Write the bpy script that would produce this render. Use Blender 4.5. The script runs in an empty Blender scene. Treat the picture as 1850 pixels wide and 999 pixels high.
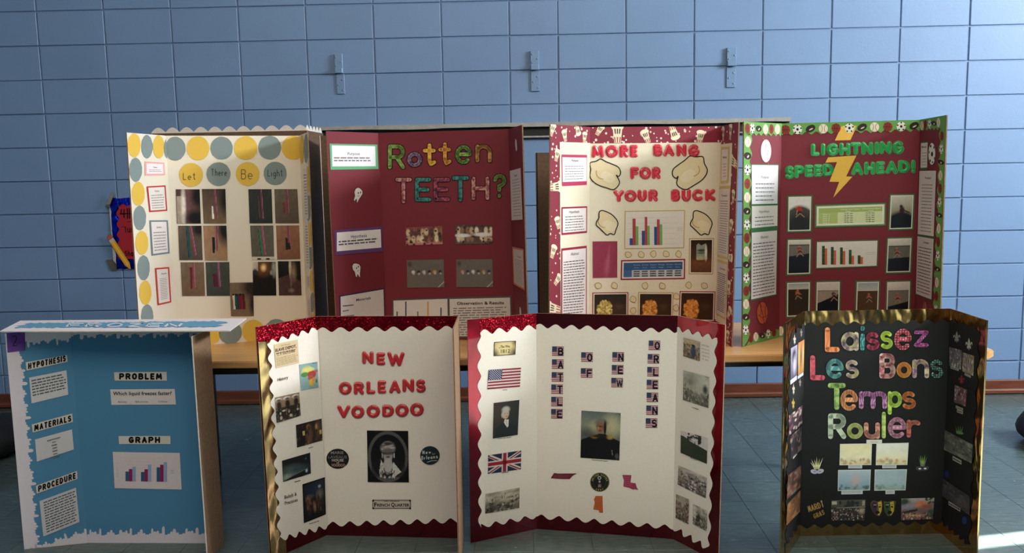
import bpy, bmesh, math, random
import numpy as np
from mathutils import Vector, Matrix

# ------------------------------------------------------------------ camera, light, exposure
SC = bpy.context.scene
COL = SC.collection
PITCH, ROLL, YAW, FPX, CAMH = .1207, .0189, -.0181, 1500.0, 1.4043
WALL_Y = 5.11

def ray(px, py):
    X0, Y0 = px - 925, py - 499.5
    cr, sr = math.cos(ROLL), math.sin(ROLL)
    X = cr*X0 - sr*Y0; Y = sr*X0 + cr*Y0
    x = X/FPX; u = -Y/FPX
    cp, sp = math.cos(PITCH), math.sin(PITCH)
    y = cp + sp*u; z = -sp + cp*u
    c, s = math.cos(YAW), math.sin(YAW)
    return Vector((c*x + s*y, -s*x + c*y, z))

def hit_z(px, py, z):
    d = ray(px, py); t = (z - CAMH)/d.z
    return Vector((0, 0, CAMH)) + d*t

def hit_y(px, py, y):
    d = ray(px, py); t = y/d.y
    return Vector((0, 0, CAMH)) + d*t

camd = bpy.data.cameras.new('camera')
cam = bpy.data.objects.new('camera', camd); COL.objects.link(cam)
fw = ray(925, 499.5)
rt = (ray(925 + FPX, 499.5) - fw).normalized()
up = (fw - ray(925, 499.5 + FPX)).normalized()
fw = fw.normalized()
cm = Matrix((rt, up, -fw)).transposed().to_4x4(); cm.translation = (0, 0, CAMH)
cam.matrix_world = cm
camd.sensor_fit = 'HORIZONTAL'; camd.sensor_width = 36; camd.lens = FPX/1850*36
camd.clip_start = .05
SC.camera = cam
SC.view_settings.view_transform = 'Standard'
SC.view_settings.look = 'None'
SC.view_settings.gamma = 1
SC.view_settings.use_curve_mapping = False
SC.view_settings.exposure = 0.45

W = bpy.data.worlds.new('daylight'); SC.world = W; W.use_nodes = True
bg = W.node_tree.nodes['Background']
sky = W.node_tree.nodes.new('ShaderNodeTexSky')
sky.sky_type = 'HOSEK_WILKIE'; sky.turbidity = 3
sky.sun_direction = (.72, -.08, .66)
W.node_tree.links.new(sky.outputs[0], bg.inputs[0])
bg.inputs[1].default_value = 1.0

def light(name, kind, loc, to, energy, col, **kw):
    l = bpy.data.lights.new(name, kind); l.energy = energy; l.color = col
    for k, v in kw.items(): setattr(l, k, v)
    o = bpy.data.objects.new(name, l); COL.objects.link(o); o.location = loc
    o.rotation_euler = (Vector(to) - Vector(loc)).to_track_quat('-Z', 'Y').to_euler()
    return o
light('sun', 'SUN', (9, 4.7, 7.8), (0, 2.9, 0), 110.0, (1, .95, .86), angle=.009)
light('window_daylight', 'AREA', (5.45, 2.55, 3.25), (0, 3.2, 1.1), 310, (.93, .96, 1), shape='RECTANGLE', size=1.9, size_y=.75)
light('ceiling_lamps', 'AREA', (-.2, .2, 4.3), (0, 2.2, 0), 125, (1, .84, .68), shape='RECTANGLE', size=5, size_y=2.5)

# ------------------------------------------------------------------ materials
def lin(c):
    if isinstance(c, str):
        c = c.lstrip('#'); c = tuple(int(c[i:i+2], 16)/255 for i in (0, 2, 4))
    return tuple((v/12.92 if v <= .04045 else ((v + .055)/1.055)**2.4) for v in c)

MATS = {}
def new_mat(name):
    m = bpy.data.materials.new(name); m.use_nodes = True
    nt = m.node_tree; b = nt.nodes['Principled BSDF']
    MATS[name] = m
    return m, nt, b
def nd(nt, t, **kw):
    n = nt.nodes.new(t)
    for k, v in kw.items(): setattr(n, k, v)
    return n
def coords(nt, scale=(1, 1, 1), kind='Object'):
    tc = nd(nt, 'ShaderNodeTexCoord'); mp = nd(nt, 'ShaderNodeMapping')
    mp.inputs['Scale'].default_value = scale
    nt.links.new(tc.outputs[kind], mp.inputs[0]); return mp.outputs[0]
def noise(nt, vec, scale, detail=3, rough=.6):
    n = nd(nt, 'ShaderNodeTexNoise'); n.inputs['Scale'].default_value = scale
    n.inputs['Detail'].default_value = detail; n.inputs['Roughness'].default_value = rough
    nt.links.new(vec, n.inputs['Vector']); return n.outputs['Fac']
def ramp(nt, fac, stops):
    r = nd(nt, 'ShaderNodeValToRGB'); e = r.color_ramp.elements
    while len(e) < len(stops): e.new(.5)
    for i, (p, c) in enumerate(stops):
        e[i].position = p; e[i].color = (*lin(c), 1)
    nt.links.new(fac, r.inputs[0]); return r.outputs[0]
def bump(nt, b, h, strength, dist):
    n = nd(nt, 'ShaderNodeBump'); n.inputs['Strength'].default_value = strength
    n.inputs['Distance'].default_value = dist
    nt.links.new(h, n.inputs['Height']); nt.links.new(n.outputs[0], b.inputs['Normal'])
def simple(name, c1, c2=None, rough=.6, scale=20, metal=0, bmp=0, stretch=(1, 1, 1), coat=0, kind='Object'):
    m, nt, b = new_mat(name)
    v = coords(nt, stretch, kind)
    f = noise(nt, v, scale)
    nt.links.new(ramp(nt, f, [(.3, c1), (.7, c2 or c1)]), b.inputs['Base Color'])
    b.inputs['Roughness'].default_value = rough; b.inputs['Metallic'].default_value = metal
    if coat: b.inputs['Coat Weight'].default_value = coat
    if bmp: bump(nt, b, f, bmp, .002)
    return m

# painted block
m, nt, b = new_mat('painted_block')
v = coords(nt, kind='Generated')
geo = nd(nt, 'ShaderNodeNewGeometry')
f = noise(nt, geo.outputs['Position'], 260, 3, .7); f2 = noise(nt, geo.outputs['Position'], 2.2, 4)
oi = nd(nt, 'ShaderNodeObjectInfo')
mx = nd(nt, 'ShaderNodeMath', operation='MULTIPLY_ADD'); mx.inputs[1].default_value = .22
nt.links.new(oi.outputs['Random'], mx.inputs[0]); nt.links.new(f2, mx.inputs[2])
nt.links.new(ramp(nt, mx.outputs[0], [(.25, '#6a86aa'), (.85, '#718eb2')]), b.inputs['Base Color'])
b.inputs['Roughness'].default_value = .5
f3 = noise(nt, geo.outputs['Position'], 45, 4, .7)
ad = nd(nt, 'ShaderNodeMath', operation='ADD'); nt.links.new(f, ad.inputs[0]); nt.links.new(f3, ad.inputs[1])
bump(nt, b, ad.outputs[0], .35, .0016)
simple('painted_joint', '#617d9f', '#6a86a8', .5, 30, bmp=.4)
simple('painted_metal', '#6986a6', '#718eae', .4, 25, bmp=.15)
# floor tiles
m, nt, b = new_mat('floor_tile')
geo = nd(nt, 'ShaderNodeNewGeometry'); mp = nd(nt, 'ShaderNodeMapping')
mp.inputs['Scale'].default_value = (5, 26, 5); nt.links.new(geo.outputs['Position'], mp.inputs[0])
oi = nd(nt, 'ShaderNodeObjectInfo')
f = noise(nt, mp.outputs[0], 3.0, 6, .72)
mx = nd(nt, 'ShaderNodeMath', operation='MULTIPLY_ADD'); mx.inputs[1].default_value = .07
nt.links.new(oi.outputs['Random'], mx.inputs[0]); nt.links.new(f, mx.inputs[2])
nt.links.new(ramp(nt, mx.outputs[0], [(.3, '#3b4a4a'), (.5, '#4a5a58'), (.66, '#536361'), (.78, '#8a938c')]), b.inputs['Base Color'])
f4 = noise(nt, geo.outputs['Position'], 7, 3)
rr = nd(nt, 'ShaderNodeMapRange'); rr.inputs[3].default_value = .13; rr.inputs[4].default_value = .34
nt.links.new(f4, rr.inputs[0]); nt.links.new(rr.outputs[0], b.inputs['Roughness'])
f5 = noise(nt, geo.outputs['Position'], 90, 2); bump(nt, b, f5, .12, .0006)
simple('floor_seam', '#2a3434', '#323c3c', .7)
simple('baseboard_wood', '#5a2f20', '#74402a', .35, 6, stretch=(1, 8, 8), bmp=.1)
simple('table_wood', '#b98a55', '#d0a26a', .35, 5, stretch=(1, 14, 14), bmp=.05)
simple('black_steel', '#15120f', '#1d1916', .4)
simple('dark_band', '#2a1a12', '#38241a', .5)
simple('kraft', '#7f6249', '#94755a', .85, 60, bmp=.15, stretch=(1, 1, .25))
simple('kraft_dark', '#5a4432', '#6b523d', .85, 60, bmp=.15, stretch=(1, 1, .25))  # same cardboard as kraft, shade behind the upper row put into the colour
simple('white_liner', '#d6cfc4', '#dedad2', .8, 60)
simple('rail_gray', '#8f8d85', '#a3a097', .5, 30, bmp=.1)
simple('rail_black', '#070707', '#0c0b0b', .6)
simple('bag_cloth', '#0d0e12', '#17181d', .75, 120, bmp=.5)
simple('ceiling_paint', '#c9c4b8', '#d2cdc2', .9, 3)
simple('rear_paint', '#8b8f94', '#999da2', .9, 3)
simple('tape_gray', '#77786f', '#8b8b81', .35, 60)
simple('tape_dark', '#4f4c44', '#5d594f', .4, 60)

# printed paper: colour comes from the print on each face
def print_mat(name, rough, spec=.4, coat=0, bm=0):
    m, nt, b = new_mat(name)
    a = nd(nt, 'ShaderNodeVertexColor', layer_name='print')
    f = noise(nt, coords(nt), 90, 2)
    mr = nd(nt, 'ShaderNodeMapRange'); mr.inputs[3].default_value = .94; mr.inputs[4].default_value = 1.04
    nt.links.new(f, mr.inputs[0])
    mu = nd(nt, 'ShaderNodeVectorMath', operation='SCALE')
    nt.links.new(a.outputs[0], mu.inputs[0]); nt.links.new(mr.outputs[0], mu.inputs['Scale'])
    nt.links.new(mu.outputs[0], b.inputs['Base Color'])
    b.inputs['Roughness'].default_value = rough; b.inputs['Specular IOR Level'].default_value = spec
    if coat: b.inputs['Coat Weight'].default_value = coat; b.inputs['Coat Roughness'].default_value = .15
    if bm: bump(nt, b, f, bm, .001)
print_mat('print', .75, .25)
print_mat('photo_print', .4, .35)
print_mat('balloon_print', .22, .6, .6)

def foil(name, c1, c2, rough, glit=0, wave=.5, wscale=9):
    m, nt, b = new_mat(name)
    v = coords(nt, (1, .4, 1)); f = noise(nt, v, wscale, 2, .5)
    nt.links.new(ramp(nt, f, [(.3, c1), (.7, c2)]), b.inputs['Base Color'])
    b.inputs['Metallic'].default_value = 1; b.inputs['Roughness'].default_value = rough
    bump(nt, b, f, wave, .03)
    if glit:
        vo = nd(nt, 'ShaderNodeTexVoronoi'); vo.inputs['Scale'].default_value = 330
        nt.links.new(coords(nt), vo.inputs['Vector'])
        sb = nd(nt, 'ShaderNodeVectorMath', operation='SUBTRACT'); sb.inputs[1].default_value = (.5, .5, .5)
        nt.links.new(vo.outputs['Color'], sb.inputs[0])
        sc_ = nd(nt, 'ShaderNodeVectorMath', operation='SCALE'); sc_.inputs['Scale'].default_value = glit
        nt.links.new(sb.outputs[0], sc_.inputs[0])
        g = nd(nt, 'ShaderNodeNewGeometry')
        a_ = nd(nt, 'ShaderNodeVectorMath', operation='ADD')
        nt.links.new(sc_.outputs[0], a_.inputs[0]); nt.links.new(g.outputs['Normal'], a_.inputs[1])
        no = nd(nt, 'ShaderNodeVectorMath', operation='NORMALIZE'); nt.links.new(a_.outputs[0], no.inputs[0])
        nt.links.new(no.outputs[0], b.inputs['Normal'])
foil('red_foil', '#8a0e22', '#9a182c', .16, 0, .16, 7)
MATS['red_foil'].node_tree.nodes['Principled BSDF'].inputs['Coat Weight'].default_value = .8
foil('red_glitter', '#86101f', '#a41a2a', .28, .75)
foil('gold_foil', '#c6965c', '#d6a870', .15, 0, .45, 14)
foil('gold_smooth', '#c89c68', '#d6ae7c', .2, 0, .3, 12)
foil('blue_foil', '#1028b0', '#1838d0', .28, 0, .8, 30)

def pattern(name, c1, c2, kind, scale=60):
    m, nt, b = new_mat(name); v = coords(nt)
    if kind == 'dots':
        vo = nd(nt, 'ShaderNodeTexVoronoi'); vo.inputs['Scale'].default_value = scale
        vo.inputs['Randomness'].default_value = .25
        nt.links.new(v, vo.inputs['Vector'])
        c = ramp(nt, vo.outputs['Distance'], [(.3, c2), (.36, c1)])
    elif kind == 'wave':
        w = nd(nt, 'ShaderNodeTexWave'); w.inputs['Scale'].default_value = scale
        w.inputs['Distortion'].default_value = 9; w.inputs['Detail'].default_value = 1
        nt.links.new(v, w.inputs['Vector']); c = ramp(nt, w.outputs['Fac'], [(.35, c1), (.65, c2)])
    else:
        c = ramp(nt, noise(nt, v, scale, 2), [(.4, c1), (.6, c2)])
    nt.links.new(c, b.inputs['Base Color']); b.inputs['Roughness'].default_value = .6
    return name

# ------------------------------------------------------------------ object helpers
def tag(o, label=None, cat=None, group=None, kind=None):
    if label: o['label'] = label
    if cat: o['category'] = cat
    if group: o['group'] = group
    if kind: o['kind'] = kind
    return o
def empty(name, loc):
    o = bpy.data.objects.new(name, None); COL.objects.link(o); o.location = loc
    o.empty_display_size = .05
    return o
def link(name, me, parent=None, mat=None, loc=None):
    o = bpy.data.objects.new(name, me); COL.objects.link(o)
    if mat and not me.materials: me.materials.append(MATS[mat])
    if parent is not None:
        o.parent = parent
    if loc is not None: o.location = loc
    return o
def box_mesh(name, x0, y0, z0, x1, y1, z1, bev=0):
    bm = bmesh.new()
    bmesh.ops.create_cube(bm, size=1)
    for v in bm.verts:
        v.co = Vector((x0 + (v.co.x + .5)*(x1 - x0), y0 + (v.co.y + .5)*(y1 - y0), z0 + (v.co.z + .5)*(z1 - z0)))
    if bev: bmesh.ops.bevel(bm, geom=bm.edges[:], offset=bev, segments=1, affect='EDGES', profile=.5)
    me = bpy.data.meshes.new(name); bm.to_mesh(me); bm.free(); return me
def cbox(name, x0, y0, z0, x1, y1, z1, mat, parent=None, bev=0, base=(0, 0, 0)):
    """box in world coordinates, origin at its bottom centre"""
    c = Vector(((x0+x1)/2, (y0+y1)/2, z0)); b_ = Vector(base)
    me = box_mesh(name, x0-c.x, y0-c.y, 0, x1-c.x, y1-c.y, z1-z0, bev)
    return link(name, me, parent, mat, c - b_)

def solve_h(src, dst):
    A = []; B = []
    for (x, y), (u, v) in zip(src, dst):
        A.append([x, y, 1, 0, 0, 0, -u*x, -u*y]); B.append(u)
        A.append([0, 0, 0, x, y, 1, -v*x, -v*y]); B.append(v)
    h = np.linalg.solve(np.array(A, float), np.array(B, float))
    return np.append(h, 1).reshape(3, 3)

class Panel:
    """a flat rigid sheet standing in the room; pts = BL, BR, TR, TL in the world, quad = TL, TR, BR, BL in the photograph"""
    def __init__(self, name, parent, pts, quad, front, back='kraft', thick=.005, base=(0, 0, 0), edge='kraft', make=True):
        BL, BR, TR, TL = [Vector(p) for p in pts]
        u = (BR - BL).normalized(); n = u.cross(TL - BL).normalized(); v = n.cross(u)
        loc = [((p - BL).dot(u), (p - BL).dot(v)) for p in (BL, BR, TR, TL)]
        self.poly = loc
        M = Matrix((u, v, n)).transposed().to_4x4(); M.translation = BL - Vector(base)
        self.h = solve_h([quad[3], quad[2], quad[1], quad[0]], loc)
        me = bpy.data.meshes.new(name)
        vs = [(a, b, 0) for a, b in loc] + [(a, b, -thick) for a, b in loc]
        fs = [(0, 1, 2, 3), (7, 6, 5, 4), (0, 4, 5, 1), (1, 5, 6, 2), (2, 6, 7, 3), (3, 7, 4, 0)]
        me.from_pydata(vs, [], fs)
        for k in (front, back, edge): me.materials.append(MATS[k] if k in MATS else flat(k))
        me.polygons.foreach_set('material_index', [0, 1, 2, 2, 2, 2])
        self.o = link(name, me, parent); self.o.matrix_local = M
    def uv(self, pts):
        p = np.c_[np.array(pts, float)[:, :2], np.ones(len(pts))] @ self.h.T
        return p[:, :2]/p[:, 2:3]

def flat(hexc, rough=.75):
    n = 'paper_' + hexc.strip('#')
    if n not in MATS: simple(n, hexc, hexc, rough, 40)
    return MATS[n]

def clip(poly, conv):
    out = [tuple(p) for p in poly]
    for i in range(len(conv)):
        a = conv[i]; b = conv[(i+1) % len(conv)]
        inp = out; out = []
        if not inp: break
        def side(p): return (b[0]-a[0])*(p[1]-a[1]) - (b[1]-a[1])*(p[0]-a[0])
        for j in range(len(inp)):
            p, q = inp[j], inp[(j+1) % len(inp)]
            sp, sq = side(p), side(q)
            if sp >= 0: out.append(p)
            if sp*sq < 0:
                t = sp/(sp - sq); out.append((p[0]+t*(q[0]-p[0]), p[1]+t*(q[1]-p[1])))
    return out

LAY = .0006
def el(cx, cy, rx, ry, n=28, a0=0, a1=360, rot=0):
    r = math.radians(rot); o = []
    k = n if a1 - a0 >= 360 else n + 1
    for i in range(k):
        t = math.radians(a0 + (a1 - a0)*i/n); x, y = rx*math.cos(t), -ry*math.sin(t)
        o.append((cx + x*math.cos(r) - y*math.sin(r), cy + x*math.sin(r) + y*math.cos(r)))
    return o
def bil(q, s, t):
    (x0, y0), (x1, y1), (x2, y2), (x3, y3) = q
    a = (x0 + (x1-x0)*s, y0 + (y1-y0)*s); b_ = (x3 + (x2-x3)*s, y3 + (y2-y3)*s)
    return (a[0] + (b_[0]-a[0])*t, a[1] + (b_[1]-a[1])*t)
def sub(q, s0, t0, s1, t1):
    return [bil(q, s0, t0), bil(q, s1, t0), bil(q, s1, t1), bil(q, s0, t1)]
def inset(q, d):
    (x0, y0), (x1, y1), (x2, y2), (x3, y3) = q
    w = max(abs(x1-x0), 1); h = max(abs(y3-y0), 1)
    return sub(q, d/w, d/h, 1 - d/w, 1 - d/h)

TXT = {}
def text_mesh(s, bold):
    k = (s, bold)
    if k in TXT: return TXT[k]
    cu = bpy.data.curves.new('t', 'FONT'); cu.body = s; cu.offset = bold; cu.resolution_u = 2
    cu.fill_mode = 'FRONT'
    ob = bpy.data.objects.new('t', cu); COL.objects.link(ob)
    dg = bpy.context.evaluated_depsgraph_get(); dg.update()
    me = bpy.data.meshes.new_from_object(ob.evaluated_get(dg))
    v = np.zeros(len(me.vertices)*3); me.vertices.foreach_get('co', v); v = v.reshape(-1, 3)[:, :2]
    f = [tuple(p.vertices) for p in me.polygons]
    bpy.data.objects.remove(ob); bpy.data.curves.remove(cu); bpy.data.meshes.remove(me)
    if len(v): v[:, 0] -= v[:, 0].min(); w = v[:, 0].max()
    else: w = 1
    TXT[k] = (v, f, w); return TXT[k]

class S:
    """one sheet-like part on a panel: polygons given in photograph pixels, laid on the panel's own plane"""
    def __init__(self, panel, name, w=1, cl=False):
        self.p = panel; self.n = name; self.w = w*LAY; self.cl = cl
        self.v = []; self.f = []; self.c = []; self.m = []
    def _mat(self, c):
        if c in MATS and not c.startswith('#'): return c, (1, 1, 1)
        return None, lin(c)
    def raw(self, uv, faces, c, w, base='print'):
        mn, col = self._mat(c); b0 = len(self.v)
        ws = w if hasattr(w, '__len__') else [w]*len(uv)
        self.v += [(float(a), float(b_), self.w + float(k)) for (a, b_), k in zip(uv, ws)]
        for f in faces:
            self.f.append(tuple(b0 + i for i in f)); self.c.append(col); self.m.append(mn or base)
        return self
    def poly(self, pts, c, l=0, base='print'):
        uv = [tuple(x) for x in self.p.uv(pts)]
        if self.cl: uv = clip(uv, self.p.poly)
        if len(uv) < 3: return self
        a = sum(uv[i][0]*uv[(i+1) % len(uv)][1] - uv[(i+1) % len(uv)][0]*uv[i][1] for i in range(len(uv)))
        if a < 0: uv = uv[::-1]
        return self.raw(uv, [tuple(range(len(uv)))], c, l*LAY*.5, base)
    def box(self, x0, y0, x1, y1, c, l=0): return self.poly([(x0, y0), (x1, y0), (x1, y1), (x0, y1)], c, l)
    def line(self, pts, wd, c, l=1, caps=True):
        for i in range(len(pts)-1):
            (x0, y0), (x1, y1) = pts[i], pts[i+1]; d = math.hypot(x1-x0, y1-y0) or 1e-6
            nx, ny = -(y1-y0)/d*wd/2, (x1-x0)/d*wd/2
            self.poly([(x0+nx, y0+ny), (x1+nx, y1+ny), (x1-nx, y1-ny), (x0-nx, y0-ny)], c, l)
        if caps:
            for x, y in pts: self.poly(el(x, y, wd/2, wd/2, 10), c, l)
        return self
    def text(self, s, p0, p1, h, c, bold=0.0, l=1, upv=(0, -1)):
        v, f, w = text_mesh(s, bold)
        if not len(v): return self
        bx, by = (p1[0]-p0[0])/w, (p1[1]-p0[1])/w; k = h/.72
        px = [(p0[0] + bx*a + upv[0]*b_*k, p0[1] + by*a + upv[1]*b_*k) for a, b_ in v]
        return self.raw(self.p.uv(px), f, c, l*LAY*.5)
    def lines(self, q, n, c='#6e6660', h=.34, seed=0, ragged=.12, l=1):
        """rows of tiny print, too small to read, broken into words"""
        r = random.Random(seed + int(q[0][0]*7 + q[0][1]))
        for i in range(n):
            t = (i + .3)/n; t2 = (i + .3 + h)/n; s = 0; e = 1 - r.random()*ragged
            while s < e:
                k = min(s + r.uniform(.05, .16), e)
                self.poly(sub(q, s, t, k, t2), c, l); s = k + .022
        return self
    def done(self, base='print', label=None):
        if not self.v: return None
        v = np.array(self.v); o_ = np.append((v[:, :2].min(0) + v[:, :2].max(0))/2, 0)
        me = bpy.data.meshes.new(self.n); me.from_pydata([tuple(a) for a in (v - o_)], [], self.f)
        names = []
        for k in self.m:
            if k not in names: names.append(k)
        for k in names: me.materials.append(MATS[k])
        me.polygons.foreach_set('material_index', [names.index(k) for k in self.m])
        ca = me.color_attributes.new('print', 'FLOAT_COLOR', 'CORNER')
        cc = []
        for f, c in zip(self.f, self.c): cc += [c[0], c[1], c[2], 1.0]*len(f)
        ca.data.foreach_set('color', cc)
        me.update()
        ob = link(self.n, me, self.p.o, loc=tuple(o_))
        if label: ob['label'] = label
        if self.n == 'popcorn_print': ob['kind'] = 'stuff'
        return ob

# ------------------------------------------------------------------ letters drawn as strokes
def A_(cx, cy, rx, ry, a0, a1, n=10):
    return [(cx + rx*math.cos(math.radians(a0+(a1-a0)*i/n)), cy + ry*math.sin(math.radians(a0+(a1-a0)*i/n))) for i in range(n+1)]
O_ = A_(.5, .5, .5, .5, 0, 360, 22)
G = {
 'A': [[(0, 0), (.5, 1), (1, 0)], [(.22, .33), (.78, .33)]],
 'B': [[(.6, .54), (0, .54), (0, 1), (.55, 1)] + A_(.6, .77, .34, .23, 90, -90), [(0, .54), (0, 0), (.6, 0)] + A_(.64, .27, .36, .27, -90, 90)],
 'C': [A_(.55, .5, .55, .5, 48, 312, 16)],
 'D': [[(0, 0), (0, 1), (.4, 1)] + A_(.42, .5, .58, .5, 90, -90, 14) + [(0, 0)]],
 'E': [[(1, 1), (0, 1), (0, 0), (1, 0)], [(0, .5), (.85, .5)]],
 'F': [[(1, 1), (0, 1), (0, 0)], [(0, .5), (.85, .5)]],
 'G': [A_(.52, .5, .52, .5, 50, 345, 18) + [(1, .45), (.6, .45)]],
 'H': [[(0, 0), (0, 1)], [(1, 0), (1, 1)], [(0, .5), (1, .5)]],
 'I': [[(.5, 0), (.5, 1)]],
 'K': [[(0, 0), (0, 1)], [(.95, 1), (.08, .48), (1, 0)]],
 'L': [[(0, 1), (0, 0), (1, 0)]],
 'M': [[(0, 0), (.12, 1), (.5, .25), (.88, 1), (1, 0)]],
 'N': [[(0, 0), (0, 1), (1, 0), (1, 1)]],
 'O': [O_], 'o': [O_], 'Q': [O_, [(.6, .3), (1, 0)]],
 'P': [[(0, 0), (0, 1), (.6, 1)] + A_(.62, .73, .38, .27, 90, -90) + [(0, .46)]],
 'R': [[(0, 0), (0, 1), (.6, 1)] + A_(.6, .74, .38, .26, 90, -90) + [(0, .48)], [(.5, .48), (1, 0)]],
 'S': [A_(.5, .75, .46, .25, 35, 250, 10) + A_(.5, .26, .5, .26, 80, -145, 12)],
 's': [A_(.5, .75, .46, .25, 35, 250, 10) + A_(.5, .26, .5, .26, 80, -145, 12)],
 'T': [[(0, 1), (1, 1)], [(.5, 1), (.5, 0)]],
 'U': [[(0, 1), (0, .42)] + A_(.5, .42, .5, .42, 180, 360, 12) + [(1, 1)]],
 'V': [[(0, 1), (.5, 0), (1, 1)]],
 'W': [[(0, 1), (.25, 0), (.5, .8), (.75, 0), (1, 1)]],
 'Y': [[(0, 1), (.5, .48), (1, 1)], [(.5, .48), (.5, 0)]],
 'a': [O_, [(1, 1), (1, 0)]],
 'e': [[(.03, .52), (1, .52)] + A_(.5, .5, .5, .5, 4, 312, 18)],
 'i': [[(.5, 0), (.5, .6)], [(.5, .95), (.5, .97)]],
 'l': [[(.5, 0), (.5, 1)]],
 'm': [[(0, 0), (0, 1)], A_(.25, .72, .25, .28, 180, 0, 8) + [(.5, 0)], A_(.75, .72, .25, .28, 180, 0, 8) + [(1, 0)]],
 'n': [[(0, 0), (0, 1)], A_(.5, .6, .5, .4, 180, 0, 10) + [(1, 0)]],
 'p': [[(0, 0), (0, 1)], A_(.5, .68, .5, .32, 0, 360, 20)],
 'r': [[(0, 0), (0, 1)], A_(.6, .55, .58, .42, 175, 55, 9)],
 't': [[(.5, 1), (.5, .2), (.66, 0), (1, .1)], [(0, .72), (.95, .72)]],
 'u': [[(0, 1), (0, .4)] + A_(.5, .4, .5, .4, 180, 360, 10), [(1, 1), (1, 0)]],
 'z': [[(0, 1), (1, 1), (0, 0), (1, 0)]], 'Z': [[(0, 1), (1, 1), (0, 0), (1, 0)]],
 'w': [[(0, 1), (.25, 0), (.5, .8), (.75, 0), (1, 1)]],
 '?': [A_(.5, .76, .5, .24, 170, -60, 12) + [(.45, .5), (.45, .3)], [(.45, .02), (.45, .0)]],
 '!': [[(.5, .35), (.5, 1)], [(.5, .02), (.5, 0)]],
 'g': [A_(.5, .7, .5, .3, 0, 360, 16), [(1, 1), (1, .2), (.6, 0), (.1, .1)]],
 'h': [[(0, 0), (0, 1)], A_(.5, .35, .5, .25, 180, 0, 8) + [(1, 0)]],
 '4': [[(.7, 0), (.7, 1)], [(.1, 1), (0, .45), (1, .45)]],
 '2': [A_(.5, .72, .45, .28, 160, -30, 8) + [(0, 0), (1, .02)]],
}
def strokes(ch, bb, wd, rot=0):
    """centre lines of a letter fitted to the pixel box bb (x0, y0, x1, y1) for stroke width wd"""
    x0, y0, x1, y1 = bb; r = wd/2; cx, cy = (x0+x1)/2, (y0+y1)/2
    c, s = math.cos(math.radians(rot)), math.sin(math.radians(rot)); out = []
    nar = ch in 'Ili!'
    for st in G[ch]:
        o = []
        for a, b_ in st:
            X = cx if nar else x0 + r + a*(x1 - x0 - wd); Y = y1 - r - b_*(y1 - y0 - wd)
            dx, dy = X - cx, Y - cy; o.append((cx + c*dx - s*dy, cy + s*dx + c*dy))
        out.append(o)
    return out
def puff(sh, st, wd, c, height, w0=0.0, base='balloon_print'):
    """domed tube along every stroke"""
    r = wd/2; prof = [(-1, 0), (-.8, .6), (-.4, .92), (0, 1), (.4, .92), (.8, .6), (1, 0)]
    for pl in st:
        for i in range(len(pl)-1):
            (x0, y0), (x1, y1) = pl[i], pl[i+1]; d = math.hypot(x1-x0, y1-y0)
            if d < .02: continue
            nx, ny = (y1-y0)/d*r, -(x1-x0)/d*r
            px = [(x0+nx*a, y0+ny*a) for a, _ in prof] + [(x1+nx*a, y1+ny*a) for a, _ in prof]
            k = [(j, j+1, j+8, j+7) for j in range(6)]
            sh.raw(sh.p.uv(px), k, c, [w0 + b_*height for _, b_ in prof]*2, base)
        for x, y in ([pl[0], pl[-1]] if len(pl) > 8 else pl):
            px = [(x, y)]; ws = [w0 + height]; N = 12; rings = [(.4, .92), (.8, .6), (1, 0)]
            for a, b_ in rings:
                for j in range(N):
                    t = 2*math.pi*j/N; px.append((x + r*a*math.cos(t), y - r*a*math.sin(t))); ws.append(w0 + b_*height)
            fs = [(0, 1+j, 1+(j+1) % N) for j in range(N)]
            for q in range(2):
                for j in range(N):
                    fs.append((1+q*N+j, 1+(q+1)*N+j, 1+(q+1)*N+(j+1) % N, 1+q*N+(j+1) % N))
            sh.raw(sh.p.uv(px), fs, c, ws, base)
def letter(panel, ch, bb, wd, c, outline=None, ow=3, puffy=0, layer=3, rot=0, name='letter', base='print'):
    """one cut-out or balloon letter as a part of its own"""
    sh = S(panel, name, layer); st = strokes(ch, bb, wd - (ow if outline else 0), rot); sw = wd - (ow if outline else 0)
    if outline:
        for pl in st: sh.line(pl, wd, outline, 0)
    if puffy:
        puff(sh, st, sw, c, puffy, LAY*.4)
    else:
        for pl in st: sh.line(pl, sw, c, 1)
    # thickness of the cut card: a small skirt is left to the outline layer
    return sh.done()
def heading(sh, s, p0, p1, h, wd, c, l=1):
    """bold upright capitals along a slanted baseline"""
    ws = [{'I': .3, 'M': 1.15, 'L': .78, 'E': .8, 'T': .85, 'S': .88}.get(k, .95) for k in s]; gap = .24
    tot = sum(ws) + gap*(len(s)-1); dx, dy = (p1[0]-p0[0])/tot, (p1[1]-p0[1])/tot; x = 0
    for ch, w in zip(s, ws):
        L_ = w*math.hypot(dx, dy)
        for pl in strokes(ch, (0, -h, L_, 0), wd):
            sh.line([(p0[0] + dx*(x + a/L_*w), p0[1] + dy*(x + a/L_*w) + b_) for a, b_ in pl], wd, c, l)
        x += w + gap
def hand(sh, s, x0, yb, x1, h, wd, c, l=2, slope=0):
    """handwritten word with thin strokes"""
    wds = {'i': .25, 'l': .2, 'I': .2, 't': .5, 'r': .5, 'm': 1, 'T': .8, 'L': .6}
    tot = sum(wds.get(k, .62) + .22 for k in s); x = x0; k_ = (x1 - x0)/tot
    for ch in s:
        w_ = wds.get(ch, .62)*k_
        hh = h if (ch.isupper() or ch in 'lthi24') else h*.6
        dy = h*.35 if ch in 'gp' else 0
        if ch in G:
            y = yb + slope*(x - x0)
            for pl in strokes(ch, (x, y - hh + (0 if ch != 'g' else 0), x + w_, y + dy), wd): sh.line(pl, wd, c, l, False)
        x += w_ + .22*k_

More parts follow.
